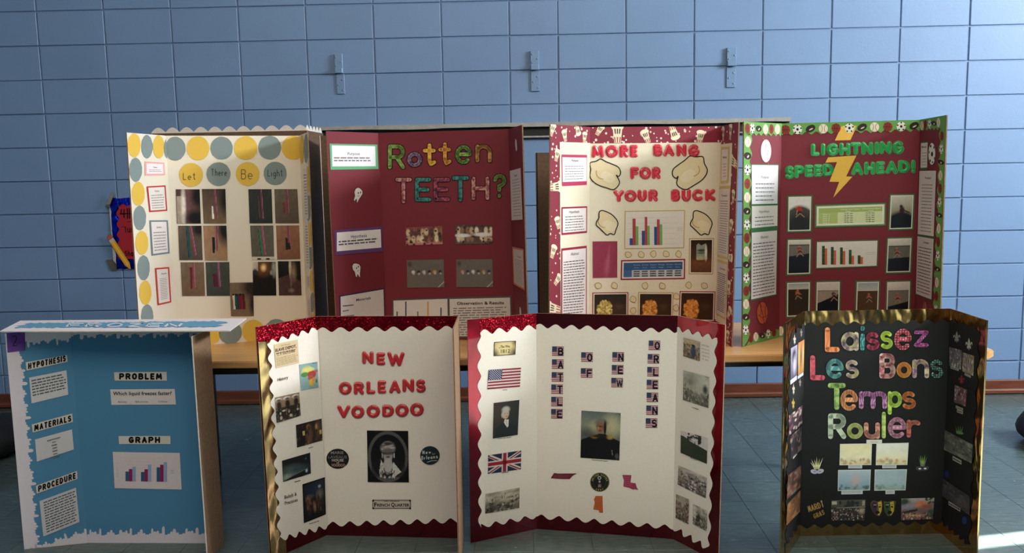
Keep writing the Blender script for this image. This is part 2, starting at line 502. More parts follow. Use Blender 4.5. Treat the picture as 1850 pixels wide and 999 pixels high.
# ------------------------------------------------------------------ little printed pictures
class Im:
    def __init__(s, w, h, c='#808080'):
        s.w, s.h = int(w), int(h); s.a = np.ones((s.h, s.w, 3))*np.array(lin(c))
        s.y, s.x = np.mgrid[0:s.h, 0:s.w]; s.x = (s.x + .5)/s.w; s.y = (s.y + .5)/s.h
    def _mix(s, m, c): s.a = s.a*(1 - m[..., None]) + np.array(lin(c))*m[..., None]; return s
    def g(s, stops, ax='y'):
        t = s.y if ax == 'y' else s.x; ps = [p for p, _ in stops]; cs = np.array([lin(c) for _, c in stops])
        for k in range(3): s.a[..., k] = np.interp(t, ps, cs[:, k])
        return s
    def e(s, cx, cy, rx, ry, c, soft=.15, rot=0, op=1):
        r = math.radians(rot); dx, dy = s.x - cx, (s.y - cy)
        X = dx*math.cos(r) + dy*math.sin(r); Y = -dx*math.sin(r) + dy*math.cos(r)
        d = np.sqrt((X/rx)**2 + (Y/ry)**2)
        return s._mix(np.clip((1 + soft - d)/(2*soft), 0, 1)*op, c)
    def r(s, x0, y0, x1, y1, c, op=1): return s._mix(((s.x >= x0) & (s.x < x1) & (s.y >= y0) & (s.y < y1))*op*1.0, c)
    def p(s, pts, c, op=1):
        ins = np.zeros(s.x.shape, bool); n = len(pts)
        for i in range(n):
            (x0, y0), (x1, y1) = pts[i], pts[(i+1) % n]
            if y0 == y1: continue
            cnd = ((y0 > s.y) != (y1 > s.y)) & (s.x < (x1-x0)*(s.y-y0)/(y1-y0) + x0); ins ^= cnd
        return s._mix(ins*op*1.0, c)
    def l(s, x0, y0, x1, y1, wd, c, op=1):
        dx, dy = x1-x0, y1-y0; L = dx*dx + dy*dy or 1e-9
        t = np.clip(((s.x-x0)*dx + (s.y-y0)*dy)/L, 0, 1)
        d = np.hypot(s.x - x0 - t*dx, (s.y - y0 - t*dy)*s.h/s.w)
        return s._mix(np.clip((wd - d)/wd*2, 0, 1)*op, c)
    def n(s, amp, sc=6, seed=1):
        r = np.random.RandomState(seed); t = np.zeros((s.h, s.w))
        for k, f in ((1, sc), (.5, sc*2), (.25, sc*4)):
            gr = r.rand(int(f)+3, int(f)+3); X = s.x*f; Y = s.y*f; xi = X.astype(int); yi = Y.astype(int)
            fx, fy = X - xi, Y - yi
            t += k*((gr[yi, xi]*(1-fx) + gr[yi, xi+1]*fx)*(1-fy) + (gr[yi+1, xi]*(1-fx) + gr[yi+1, xi+1]*fx)*fy)
        t = (t/1.75 - .5)*2; s.a = np.clip(s.a*(1 + amp*t[..., None]), 0, 1); return s
    def crowd(s, x0, y0, x1, y1, n, rx, ry, cols, seed=1, soft=.3, rot=0):
        r = random.Random(seed)
        for i in range(n):
            s.e(r.uniform(x0, x1), r.uniform(y0, y1), rx*r.uniform(.5, 1.3), ry*r.uniform(.5, 1.3), r.choice(cols), soft, r.uniform(-rot, rot))
        return s
def photo(panel, q, im, border=None, bw=2, layer=3, name='photo', frame=None, fw_=3, label=None, rough='photo_print', extra=None):
    sh = S(panel, name, layer)
    if frame: sh.poly(frame if isinstance(frame, list) else [], fw_ if isinstance(fw_, str) else '#405040', 0)
    if border: sh.poly(q, border, 1); q = inset(q, bw)
    px = [bil(q, i/im.w, j/im.h) for j in range(im.h+1) for i in range(im.w+1)]
    uv = sh.p.uv(px); w = im.w+1; b0 = len(sh.v); k = sh.w + LAY
    sh.v += [(a, b_, k) for a, b_ in uv.tolist()]
    for j in range(im.h):
        for i in range(im.w):
            sh.f.append((b0+(j+1)*w+i, b0+(j+1)*w+i+1, b0+j*w+i+1, b0+j*w+i)); sh.c.append(tuple(im.a[j, i])); sh.m.append(rough)
    if extra: extra(sh)
    return sh.done(label=label)
def paper(panel, q, fill='#ddd6d0', frame=None, fc=None, title=None, n=8, body=(.1, .25, .9, .95), tcol='#3a3434', bcol='#857c78', name='paper', layer=3, th=6, tbold=.01, tx=(.3, .7), ty=.16, h=.3):
    sh = S(panel, name, layer)
    if frame: sh.poly(frame, fc, 0)
    sh.poly(q, fill, 1)
    if title: sh.text(title, bil(q, tx[0], ty), bil(q, tx[1], ty), th, tcol, tbold, 2)
    if n: sh.lines(sub(q, *body), n, bcol, h, l=2)
    return sh.done()
def wavy(p0, p1, n, amp, ph=0, per=14, sharp=.8):
    """scalloped path from p0 to p1 bulging to its left side"""
    dx, dy = p1[0]-p0[0], p1[1]-p0[1]; L = math.hypot(dx, dy); nx, ny = dy/L, -dx/L; o = []
    for i in range(n*per + 1):
        t = i/(n*per); a = amp*(.5 - .5*math.cos(2*math.pi*(t*n + ph)))**sharp*2 - amp
        o.append((p0[0]+dx*t+nx*a, p0[1]+dy*t+ny*a))
    return o
# ------------------------------------------------------------------ the room
random.seed(4)
RX0, RX1, RY0, RZ = -5.6, 5.6, -4.5, 4.6
wall = tag(cbox('wall_back', RX0, WALL_Y + .004, 0, RX1, WALL_Y + .2, RZ, 'painted_joint'), kind='structure')
BW, BH, X0, CUT = .4064, .2032, -2.9268, .2907
cols = [(X0 + BW*j, X0 + BW*(j+1)) for j in range(-3, 7)]
cols += [(X0 + BW*7, X0 + BW*7 + CUT)] + [(X0 + BW*7 + CUT + BW*j, X0 + BW*7 + CUT + BW*(j+1)) for j in range(0, 8)]
def block_mesh(w):
    g = .0038
    me = box_mesh('block', -w/2+g, 0, -BH/2+g, w/2-g, .03, BH/2-g, .0028)
    me.materials.append(MATS['painted_block']); return me
bm_full, bm_cut = block_mesh(BW), block_mesh(CUT)
for xa, xb in cols:
    for k in range(0, 14):
        o = link('block', bm_cut if xb - xa < .35 else bm_full, wall)
        wl = wall.location
        o.location = ((xa+xb)/2 - wl.x + random.uniform(-.0012, .0012), WALL_Y - .0035 + random.uniform(-.0012, .0012) - wl.y, (k+.5)*BH + random.uniform(-.0011, .0011))
        o.rotation_euler = (random.uniform(-.0035, .0035), random.uniform(-.0022, .0022), random.uniform(-.002, .002))
# floor: slab plus the tiles in view
floor = tag(cbox('floor', RX0, RY0, -.12, RX1, WALL_Y + .2, -.0012, 'floor_seam'), kind='structure')
TS = .2254; TX, TY = .910, 3.879
tiles = []
for i in range(-15, 12):
    for j in range(-5, 6):
        x, y = TX + (i+.5)*TS, TY + (j+.5)*TS
        if y + TS/2 > WALL_Y - .02: y1 = WALL_Y - .02
        z = hit = None
        if abs(x + .1) < .66*y + .3 : tiles.append((x, y))
tiles.sort(key=lambda p: p[1]); tiles = tiles[:298]
gt = .0007
tme = box_mesh('tile', -TS/2+gt, -TS/2+gt, -.003, TS/2-gt, TS/2-gt, 0, .0007); tme.materials.append(MATS['floor_tile'])
used = set()
for x, y in tiles:
    o = link('tile', tme, floor); fl = floor.location
    o.location = (x - fl.x, y - fl.y, .0 - fl.z + random.uniform(-.0002, .0002)); used.add((round(x, 3), round(y, 3)))
bm = bmesh.new()
for i in range(-29, 21):
    for j in range(-38, 7):
        x, y = TX + (i+.5)*TS, TY + (j+.5)*TS
        if (round(x, 3), round(y, 3)) in used or y > WALL_Y or y < RY0 or abs(x) > 5.5: continue
        a = TS/2 - gt; vs = [bm.verts.new((x+dx - floor.location.x, y+dy - floor.location.y, -floor.location.z)) for dx, dy in ((-a, -a), (a, -a), (a, a), (-a, a))]
        bm.faces.new(vs)
me = bpy.data.meshes.new('tile_field'); bm.to_mesh(me); bm.free()
tag(link('tile_field', me, floor, 'floor_tile'), kind='stuff')
# other walls
tag(cbox('wall_left', RX0 - .2, RY0, 0, RX0, WALL_Y + .2, RZ, 'painted_joint'), kind='structure')
wr = tag(cbox('wall_right', RX1, RY0, 0, RX1 + .2, WALL_Y + .2, 2.4, 'painted_joint'), kind='structure')
for nm, y0, y1, z0, z1 in (('sun_gap_pier', RY0, -1.4, 2.4, 4.35), ('sun_gap_pier', .7, 1.5, 2.4, 4.35), ('sun_gap_pier', 3.4, 3.76, 2.4, 4.35), ('sun_gap_pier', 3.87, WALL_Y + .2, 2.4, 4.35), ('lintel', RY0, WALL_Y + .2, 4.35, RZ)):  # unseen piers, window gaps and narrow slot shaped to throw the sun patches
    cbox(nm, RX1, y0, z0, RX1 + .2, y1, z1, 'painted_joint', wr, base=wr.location)
tag(cbox('wall_rear', RX0, RY0 - .2, 0, RX1, RY0, RZ, 'rear_paint'), kind='structure')
tag(cbox('ceiling', RX0, RY0, RZ, RX1, WALL_Y + .2, RZ + .1, 'ceiling_paint'), kind='structure')
# wooden baseboard with a shoe moulding
bb = tag(cbox('baseboard_back', RX0, WALL_Y - .022, .028, RX1, WALL_Y - .002, .088, 'baseboard_wood', bev=.004), kind='structure')
cbox('shoe_moulding', RX0, WALL_Y - .04, 0.001, RX1, WALL_Y - .002, .034, 'baseboard_wood', bb, .008, bb.location)

# wall rail: gray top strip over a black channel with a thin lip
rl = empty('wall_rail', (.14, WALL_Y, 1.63))
tag(rl, 'long gray-topped black rail fixed across the blue block wall behind the upper boards', 'wall rail')
def rail(nm, z0, z1, d, mat, x0=-1.33, x1=1.592):
    n = 24; bm = bmesh.new(); r = random.Random(3); prev = None
    for i in range(n+1):
        x = x0 + (x1-x0)*i/n; j = .0025*math.sin(i*.9) + r.uniform(-.0015, .0015)
        if i in (0, n) : j = 0
        ring = [bm.verts.new((x - .14, yy, zz - 1.63 + (j if zz == z0 else 0))) for yy, zz in ((-d, z0), (-.006, z0), (-.006, z1), (-d, z1))]
        if prev:
            for a in range(4): bm.faces.new((prev[a], prev[(a+1) % 4], ring[(a+1) % 4], ring[a]))
        else: bm.faces.new(ring)
        prev = ring
    bm.faces.new(prev[::-1])
    me = bpy.data.meshes.new(nm); bmesh.ops.recalc_face_normals(bm, faces=bm.faces); bm.to_mesh(me); bm.free(); return link(nm, me, rl, mat)
rail('top_strip', 1.696, 1.72, .05, 'rail_gray')
rail('channel', 1.642, 1.6955, .022, 'rail_black')
rail('bottom_lip', 1.633, 1.641, .03, 'rail_gray')

# hanger brackets
for (xa, ya, xb, yb, xc, yc, xd, yd, desc) in (
        (605, 98, 621, 133, 608, 134, 624, 170, 'blue-painted metal bracket with rivets, leftmost of three high on the wall'),
        (958, 92.5, 974, 127, 959, 128, 975, 165, 'blue-painted metal bracket with rivets, middle of three high on the wall'),
        (1312, 87, 1328.6, 120, 1312, 121, 1328, 158, 'blue-painted metal bracket with rivets, rightmost of three high on the wall')):
    a, b_ = hit_y(xa, ya, WALL_Y), hit_y(xb, yb, WALL_Y); c, d = hit_y(xc, yc, WALL_Y), hit_y(xd, yd, WALL_Y)
    base = Vector(((a.x+b_.x)/2, WALL_Y - .004, d.z)); br = empty('wall_bracket', base)
    tag(br, desc, 'bracket', 'painted brackets high on the wall')
    up_ = cbox('upper_plate', a.x, WALL_Y - .022, b_.z, b_.x, WALL_Y - .004, a.z, 'painted_metal', br, .002, base)
    lip = cbox('hook_lip', a.x+.002, WALL_Y - .034, b_.z, b_.x-.002, WALL_Y - .022, b_.z + .03, 'painted_metal', up_, .002, base + up_.location)
    lo_ = cbox('lower_plate', c.x, WALL_Y - .012, d.z, d.x, WALL_Y - .004, c.z, 'painted_metal', br, .0015, base)
    me = bpy.data.meshes.new('rivet'); bm = bmesh.new(); bmesh.ops.create_uvsphere(bm, u_segments=8, v_segments=5, radius=.0052)
    for v in bm.verts: v.co.y *= .8
    bm.to_mesh(me); bm.free(); me.materials.append(MATS['painted_metal'])
    for pl, x0, z0, x1, z1, yy, pts in ((up_, a.x, a.z, b_.x, b_.z, WALL_Y - .022, ((.2, .2), (.8, .42), (.2, .62))), (lo_, c.x, c.z, d.x, d.z, WALL_Y - .012, ((.75, .3), (.25, .55), (.78, .82)))):
        for s_, t_ in pts:
            w_ = Vector((x0 + (x1-x0)*s_, yy, z0 + (z1-z0)*t_)); link('rivet', me, pl, loc=w_ - base - pl.location)

# ------------------------------------------------------------------ the long table
TZ = .69
tb = empty('folding_table', (0.03, 3.57, 0)); tag(tb, 'long maple-topped table with a black frame carrying the upper row of boards', 'table')
bm = bmesh.new()
top = [(-1.72, 3.235), (1.79, 3.195), (1.83, 3.235), (1.83, 3.87), (1.79, 3.915), (-1.72, 3.93)]
lo = [bm.verts.new((x - .03, y - 3.57, TZ - .03)) for x, y in top]; hi = [bm.verts.new((x - .03, y - 3.57, TZ)) for x, y in top]
bm.faces.new(hi); bm.faces.new(lo[::-1])
for i in range(6): bm.faces.new((lo[i], lo[(i+1) % 6], hi[(i+1) % 6], hi[i]))
bmesh.ops.bevel(bm, geom=[e for e in bm.edges if abs(e.verts[0].co.z - e.verts[1].co.z) < 1e-6], offset=.004, segments=2, affect='EDGES')
me = bpy.data.meshes.new('tabletop'); bm.to_mesh(me); bm.free(); link('tabletop', me, tb, 'table_wood')
tbb = (0.03, 3.57, 0)
for y0, y1 in ((3.25, 3.275), (3.86, 3.885)): cbox('apron', -1.69, y0, TZ - .058, 1.78, y1, TZ - .0305, 'black_steel', tb, .002, tbb)
cbox('apron_strip', -1.69, 3.243, TZ - .042, 1.78, 3.2495, TZ - .036, 'dark_band', tb, 0, tbb)
for x in (-1.5, -.52, .32, 1.3):
    for y in (3.32, 3.82): cbox('leg', x-.014, y-.014, 0, x+.014, y+.014, TZ - .059, 'black_steel', tb, .003, tbb)

# ------------------------------------------------------------------ trifold boards
FIT = {
'blue': [-1.9685, 3.042, -1.7475, 3.0936, -1.2043, 3.0762, -1.2103, 2.9252, 0.8448, -0.0142, 0.0271],
'voodoo': [-0.9728, 2.9271, -0.8123, 3.1394, -0.2673, 3.0966, -0.2642, 2.8313, 0.8859, 0.0054, -0.0293],
'battle': [-0.234, 3.054, 0.0227, 3.1761, 0.5466, 3.0705, 0.6748, 2.8721, 0.8764, 0.0107, -0.0189],
'gold': [0.888, 2.8332, 1.0392, 3.0826, 1.5849, 3.0925, 1.5818, 2.8374, 0.878, 0.0026, 0.0147],
'yellow': [-1.5521, 3.2445, -1.5179, 3.5153, -1.0135, 3.7361, -0.9091, 3.4744, 0.9084, 0.0105, -0.006],
'rotten': [-0.8049, 3.4369, -0.6304, 3.6591, -0.0583, 3.5565, -0.0001, 3.276, 0.9105, -0.0098, 0.0132],
'bang': [0.0841, 3.2511, 0.2559, 3.4881, 0.8327, 3.6411, 0.8339, 3.3585, 0.9081, 0.0159, -0.0005],
'lightning': [0.8779, 3.3598, 1.0859, 3.55, 1.629, 3.4779, 1.5976, 3.2002, 0.9105, -0.0052, 0.0087]}
def board(key, label, quads, front, z, edge='kraft', back='kraft'):
    q = FIT[key]; P = [Vector((q[i], q[i+1], z + .0005)) for i in (0, 2, 4, 6)]
    d = Vector((q[9], q[10], q[8])); base = (P[1] + P[2])/2
    t = empty('display_board', base); tag(t, label, 'display board', 'trifold project boards')
    out = []
    for nm, a, b_, qd in (('side_panel', 0, 1, quads[0]), ('main_panel', 1, 2, quads[1]), ('side_panel', 2, 3, quads[2])):
        out.append(Panel(nm, t, (P[a], P[b_], P[b_] + d, P[a] + d), qd, front if isinstance(front, str) else front[len(out)], back, .005, base, edge))
    return t, out
def behind(label, pts, h, z, base, lean=0.0):
    t = empty('display_board', base); tag(t, label, 'display board', 'boards turned to face the wall'); o = []
    for i in range(len(pts)-1):
        a, b_ = Vector((*pts[i], z)), Vector((*pts[i+1], z)); u = Vector((0, lean, h))
        if i > 0 : a += (b_-a).normalized()*.001
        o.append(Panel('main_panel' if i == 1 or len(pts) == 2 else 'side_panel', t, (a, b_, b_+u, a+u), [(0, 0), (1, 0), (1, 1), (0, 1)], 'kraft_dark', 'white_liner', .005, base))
    return t, o
# boards turned to the wall, behind the upper row
zt = TZ + .0005
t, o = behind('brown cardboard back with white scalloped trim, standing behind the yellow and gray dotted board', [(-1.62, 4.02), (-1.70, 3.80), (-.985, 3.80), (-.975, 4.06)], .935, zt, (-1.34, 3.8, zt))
def trim(panel, w, h, side, n, parent):
    """scalloped paper strip glued behind an edge and standing past it"""
    bm = bmesh.new(); pts = []
    if side == 'top':
        for i in range(n*8+1):
            t_ = i/(n*8); pts.append((w*t_, h + .004 + .022*abs(math.sin(math.pi*t_*n))))
        pts += [(w, h - .05), (0, h - .05)]
    else:
        for i in range(n*8+1):
            t_ = i/(n*8); pts.append((w + .002 + .02*abs(math.sin(math.pi*t_*n)), h*t_))
        pts += [(w - .05, h), (w - .05, 0)]
    f = [bm.verts.new((x, y, -.0055)) for x, y in pts]; b_ = [bm.verts.new((x, y, -.0065)) for x, y in pts]
    bm.faces.new(f); bm.faces.new(b_[::-1])
    for i in range(len(pts)): bm.faces.new((f[i], b_[i], b_[(i+1) % len(pts)], f[(i+1) % len(pts)]))
    me = bpy.data.meshes.new('scalloped_trim'); bm.to_mesh(me); bm.free()
    link('scalloped_trim', me, panel.o, 'white_liner')
trim(o[1], .715, .935, 'top', 11, o[1]); trim(o[2], .26, .935, 'top', 5, o[2]); trim(o[2], .26, .935, 'side', 15, o[2])
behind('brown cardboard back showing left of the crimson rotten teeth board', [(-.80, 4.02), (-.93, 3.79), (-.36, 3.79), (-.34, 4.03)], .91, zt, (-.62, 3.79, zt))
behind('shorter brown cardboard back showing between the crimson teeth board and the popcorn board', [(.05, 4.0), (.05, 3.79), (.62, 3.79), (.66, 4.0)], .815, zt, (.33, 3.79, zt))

# things at the edges of the view
def bag(name, label, loc, sx, sy, sz, rz):
    t = empty(name, loc); tag(t, label, 'bag')
    bm = bmesh.new(); bmesh.ops.create_cube(bm, size=1); bmesh.ops.subdivide_edges(bm, edges=bm.edges[:], cuts=5, use_grid_fill=True)
    r = random.Random(9)
    for v in bm.verts:
        c = v.co.copy(); n = Vector((abs(c.x*2)**4, abs(c.y*2)**4, abs(c.z*2)**4)); k = (n.x+n.y+n.z)**.25
        v.co = Vector((c.x*sx*1.9/max(k, .1)*max(abs(c.x), abs(c.y), abs(c.z))*1.05, c.y*sy*1.9/max(k, .1)*max(abs(c.x), abs(c.y), abs(c.z))*1.05, c.z*sz*1.9/max(k, .1)*max(abs(c.x), abs(c.y), abs(c.z))*1.05))
        v.co.x += .012*math.sin(v.co.z*30); v.co.z = max(v.co.z + sz/2, 0.001)
        if v.co.z > sz*.5: v.co.x *= 1 - .25*(v.co.z/sz - .5)
    me = bpy.data.meshes.new('body'); bm.to_mesh(me); bm.free()
    for p in me.polygons: p.use_smooth = True
    b_ = link('body', me, t, 'bag_cloth')
    for s_ in (-1, 1):
        cu = bpy.data.curves.new('strap', 'CURVE'); cu.dimensions = '3D'; cu.bevel_depth = .011
        sp = cu.splines.new('BEZIER'); sp.bezier_points.add(2)
        for bp, co in zip(sp.bezier_points, ((s_*sx*.2, -sy*.3, sz*.9), (s_*sx*.22, -sy*.42, sz*1.02), (s_*sx*.25, -sy*.5, sz*.45))):
            bp.co = co; bp.handle_left_type = bp.handle_right_type = 'AUTO'
        so = bpy.data.objects.new('tmp', cu); COL.objects.link(so); dg = bpy.context.evaluated_depsgraph_get()
        sm = bpy.data.meshes.new_from_object(so.evaluated_get(dg)); bpy.data.objects.remove(so)
        link('strap', sm, t, 'bag_cloth')
    t.rotation_euler.z = rz
bag('backpack', 'black bag on the floor at the right edge, beyond the gold-bordered board', (2.76, 4.1, .0), .5, .36, .19, -.2)
bag('backpack', 'dark bag on the floor at the left edge, behind the blue board', (-2.98, 4.2, .0), .62, .5, .17, .2)
# ================================================================== yellow and gray dots board
CREAM = '#e2d9c8'; YEL = '#dcb54c'; GRY = '#7f8d8c'
t, (L, C, R) = board('yellow', 'cream trifold board with yellow and gray dots and twelve candle photos', [
    [(228, 241), (300, 244), (321, 628), (256, 652)], [(300, 244), (542, 244), (555, 609), (321, 628)], [(542, 244), (554, 240), (571, 628), (555, 609)]], CREAM, TZ)
def dot(P, cx, cy, rx, ry, c, layer=2, name='paper_dot', n=30):
    r = random.Random(int(cx*3+cy)); sh = S(P, name, layer, cl=True)
    pts = [(x + r.uniform(-.35, .35), y + r.uniform(-.35, .35)) for x, y in el(cx, cy, rx, ry, n)]
    sh.poly(pts, c); return sh
for cx, cy, rx, ry, c in ((241.5, 264.5, 12, 22.5, YEL), (265, 266, 10.6, 22, GRY), (286.8, 265.7, 10.8, 21.7, YEL), (244.2, 309.9, 11.8, 22.5, GRY), (249, 354, 12, 22, YEL), (251.7, 398, 11.7, 22.5, GRY), (255.7, 443, 11.7, 21.5, YEL), (258.8, 487.7, 11.2, 22.3, GRY), (262, 531.5, 11, 21.5, YEL), (265.4, 574, 11, 21.8, GRY), (269, 617, 11, 21, YEL)):
    dot(L, cx, cy, rx, ry, c).done()
dot(L, 308, 267.6, 12, 21.7, GRY).done(); dot(C, 317.5, 267.6, 18.7, 21.7, GRY).done()
for cx, cy, rx, ry, c in ((358.5, 267, 20.5, 22, YEL), (401, 266.5, 20.5, 21, GRY), (444.7, 266.3, 21.3, 21.7, YEL), (488, 265.7, 21, 21.7, GRY), (531.2, 265.7, 21.3, 21.7, YEL),
    (378, 602, 20, 21, YEL), (415.5, 601, 21, 21, GRY), (457, 599, 20.5, 21, YEL), (499, 598, 21, 21, GRY), (541, 597, 20, 21, YEL), (336, 605, 20, 21, GRY)):
    dot(C, cx, cy, rx, ry, c).done()
for cx, cy, rx, ry, w, c in ((345.7, 315, 21.3, 21.6, 'Let', YEL), (395.3, 313.5, 21.7, 21.5, 'There', GRY), (448, 313.3, 21.6, 21.7, 'Be', YEL), (498, 312.3, 21, 21.3, 'Light', GRY)):
    sh = dot(C, cx, cy, rx, ry, c, 3, 'title_dot')
    a = {'Let': (331, 324, 356, 13), 'There': (381.5, 317, 412, 13), 'Be': (436, 323, 460, 18), 'Light': (484, 318, 513, 13)}[w]
    hand(sh, w, a[0], a[1], a[2], a[3], 1.1, '#2c2e30', 2); sh.done()
for cx, cy, rx, c in ((552.7, 263, 3.3, GRY), (546, 264, 3, YEL), (555.3, 309.5, 3.6, YEL), (556.8, 354.5, 3.6, GRY), (558.7, 399, 3.8, YEL), (560.5, 442, 3.8, GRY), (563, 486, 3.8, YEL), (564.6, 529, 3.8, GRY), (566.6, 572, 3.8, YEL), (568, 612, 3.8, GRY)):
    dot(R, cx, cy, rx, 21.2, c).done()
for y0, y1, c in ((293, 372, '#3b7f45'), (376, 460, '#cf7a3a'), (476, 500, '#c9b9b0'), (520, 578, '#9b9aa0')):
    s_ = (y0 - 240)*.0405
    q = [(546.2 + s_*.8, y0 + 1), (552.5 + s_*.8, y0), (552.8 + (y1-240)*.033, y1), (546.5 + (y1-240)*.033, y1 + 2)]
    paper(R, q, '#d9d0c6', q, c, n=14, body=(.2, .08, .85, .92))
def framed(P, q, fc, bw=3, title='Title', n=6, fill='#e0d9d4', **k):
    return paper(P, inset(q, bw), fill, q, fc, title, n, **k)
framed(L, [(261, 294), (297, 295), (298, 318), (261, 320)], '#e8a7a4', 3, 'Purpose', 2, '#e9dfe2', body=(.15, .55, .9, .85), th=2.6, tx=(.4, .62), ty=.42)
framed(L, [(264, 340), (299, 337), (302, 384), (269, 387)], '#b5322f', 2.6, 'Purpose', 6, body=(.12, .3, .95, .96), th=3, tx=(.38, .66), ty=.2)
framed(L, [(269, 402), (303, 401), (306, 461), (273, 466)], '#6f7f86', 3, 'Question', 7, body=(.1, .3, .95, .95), th=3.2, tx=(.32, .66), ty=.2)
framed(L, [(279, 488), (305, 485.6), (308.6, 548.4), (283.6, 554)], '#c03f30', 2.8, 'Results', 13, body=(.2, .26, .85, .92), th=3, tx=(.4, .85), ty=.16)
def candle(bg, w=42, h=61, tape=None, wick=None, dark=None, seed=1):
    im = Im(w, h, bg[0]); im.g([(0, bg[0]), (1, bg[1])])
    if dark: im.e(*dark, '#17100f', .5)
    if wick: im.p(wick[:4], wick[4]); im.l(wick[0][0], wick[0][1], wick[3][0], wick[3][1], .012, '#1a1414')
    if tape:
        x0, x1, y1, c = tape
        im.l(x0, -.05, x1, y1, .05, c); im.l(x0 + .03, -.05, x1 + .03, y1, .012, '#c987a0', .6)
    return im.n(.22, 9, seed)
P_ = '#7d3550'
pics = [
 ([(318, 341), (361, 341), (363, 403), (320, 403)], None),
 ([(365, 340.5), (407.5, 340.5), (409, 403), (368, 403)], candle(('#4a3a30', '#6f5a44'), tape=(.52, .6, .83, P_), wick=[(.38, .5), (.44, .5), (.48, .87), (.38, .87), '#e6d9cf'], dark=(1, .3, .25, .4))),
 ([(449, 341), (491, 341), (493, 403), (451, 403)], candle(('#303430', '#262a28'), tape=(.53, .58, .85, '#6a2f45'), wick=[(.38, .2), (.43, .2), (.48, .85), (.42, .88), '#5e3a35'])),
 ([(496, 341), (538, 341), (541, 403), (498, 403)], candle(('#6a5f4e', '#54483c'), tape=(.53, .56, .7, P_), wick=[(.37, .4), (.44, .4), (.46, .7), (.4, .7), '#8e2a2c'])),
 ([(322, 407), (364, 407), (366, 469), (324, 469)], candle(('#5f5244', '#4c4238'), tape=(.52, .7, .85, '#8a3a58'), wick=[(.32, -.1), (.45, -.1), (.5, .93), (.4, .93), '#1e4a4a'], dark=(.9, .1, .3, .2))),
 ([(367, 407), (409, 407), (411, 470), (370, 470)], candle(('#a07a60', '#9a7a5a'), tape=(.6, .56, .7, P_), wick=[(.36, .32), (.48, .32), (.46, .78), (.36, .78), '#151313'], dark=(.95, .1, .35, .42))),
 ([(452, 407), (494, 407), (495.5, 468), (455, 469)], candle(('#5f5a50', '#5a5348'), tape=(.5, .6, .84, '#9a4a6a'), wick=[(.34, .1), (.42, .1), (.52, .85), (.44, .88), '#2f7a4a'])),
 ([(499, 407), (541, 407), (543, 468), (501, 469)], candle(('#95694f', '#7a523c'), tape=(.52, .52, .5, P_), wick=[(.4, .35), (.55, .4), (.6, .7), (.4, .72), '#1c1515'])),
 ([(326, 473), (368, 473), (370, 534), (328.6, 534)], candle(('#76624c', '#6c5640'), tape=(.55, .56, .75, '#8a3a4a'), wick=[(.4, .15), (.5, .15), (.48, .78), (.4, .8), '#701a22'])),
 ([(371, 473), (414, 473), (415, 534), (373, 534)], candle(('#454a42', '#3c403a'), tape=(.52, .58, .72, '#8a4a70'), wick=[(.3, .35), (.46, .33), (.5, .74), (.34, .74), '#5a1a30'])),
 ([(456, 473), (498, 473), (499, 534), (457, 534)], None), ([(502, 472), (543, 472), (545, 534), (504, 534)], None),
 ([(414.7, 510.6), (457, 510), (458, 571), (416.6, 571)], None)]
im = Im(42, 60, '#5a3f3a'); im.g([(0, '#4a3230'), (.5, '#6a4848'), (1, '#3c2c26')], 'x'); im.r(.02, .2, .34, 1, '#a8988a'); im.e(.3, .5, .09, .5, '#d8cfc2', .5); im.e(.95, .2, .3, .28, '#120c0c', .4); im.e(.8, .85, .42, .22, '#120c0c', .4); pics[0] = (pics[0][0], im.n(.3, 12, 5))
im = Im(42, 60, '#171513'); im.r(0, 0, .25, .26, '#cfc9bd'); im.e(.45, .17, .26, .2, '#7a5128', .7); im.e(.47, .17, .1, .09, '#f0c88a', .6); im.e(.92, .2, .09, .22, '#8f9389', .5); im.e(.1, .3, .1, .09, '#2c3236', .4); im.e(.8, .32, .05, .06, '#9a9c98', .5); pics[10] = (pics[10][0], im.n(.3, 10, 6))
im = Im(42, 60, '#151214'); im.p([(0, .5), (.5, .38), (1, .6), (1, 1), (0, 1)], '#4a3430'); im.e(.54, .2, .06, .26, '#cfc0a5', .4); im.e(.68, .3, .1, .2, '#8a7860', .8); im.e(.56, .6, .04, .3, '#6a5850', .6); im.e(.55, .86, .12, .05, '#7a6a60', .6); pics[11] = (pics[11][0], im.n(.4, 12, 7))
im = Im(42, 60, '#7a6450'); im.e(1, .15, .45, .3, '#2c2420', .4); im.e(1.02, .65, .2, .3, '#2a2422', .4)
for i, c in enumerate(('#cfc4b2', '#20484c', '#1c3a44', '#6a1c2c', '#7c2030', '#551824')): im.p([(.1+i*.085, .36), (.19+i*.085, .36), (.21+i*.088, .8), (.12+i*.088, .8)], c); im.r(.1+i*.085, .34, .17+i*.085, .39, '#141414')
pics[12] = (pics[12][0], im.n(.2, 8, 8))
for i, (q, im) in enumerate(pics): photo(C, q, im, layer=3 if i < 12 else 4)
sh = S(C, 'tape_strip', 5); sh.poly([(455, 463.5), (495.5, 463.5), (496, 469), (455, 469)], '#cfc6ba'); sh.poly(el(468, 467.5, 4, 1.5, 12), '#1c1c1c', 1); sh.poly(el(484, 467.5, 4, 1.5, 12), '#1c1c1c', 1); sh.done()

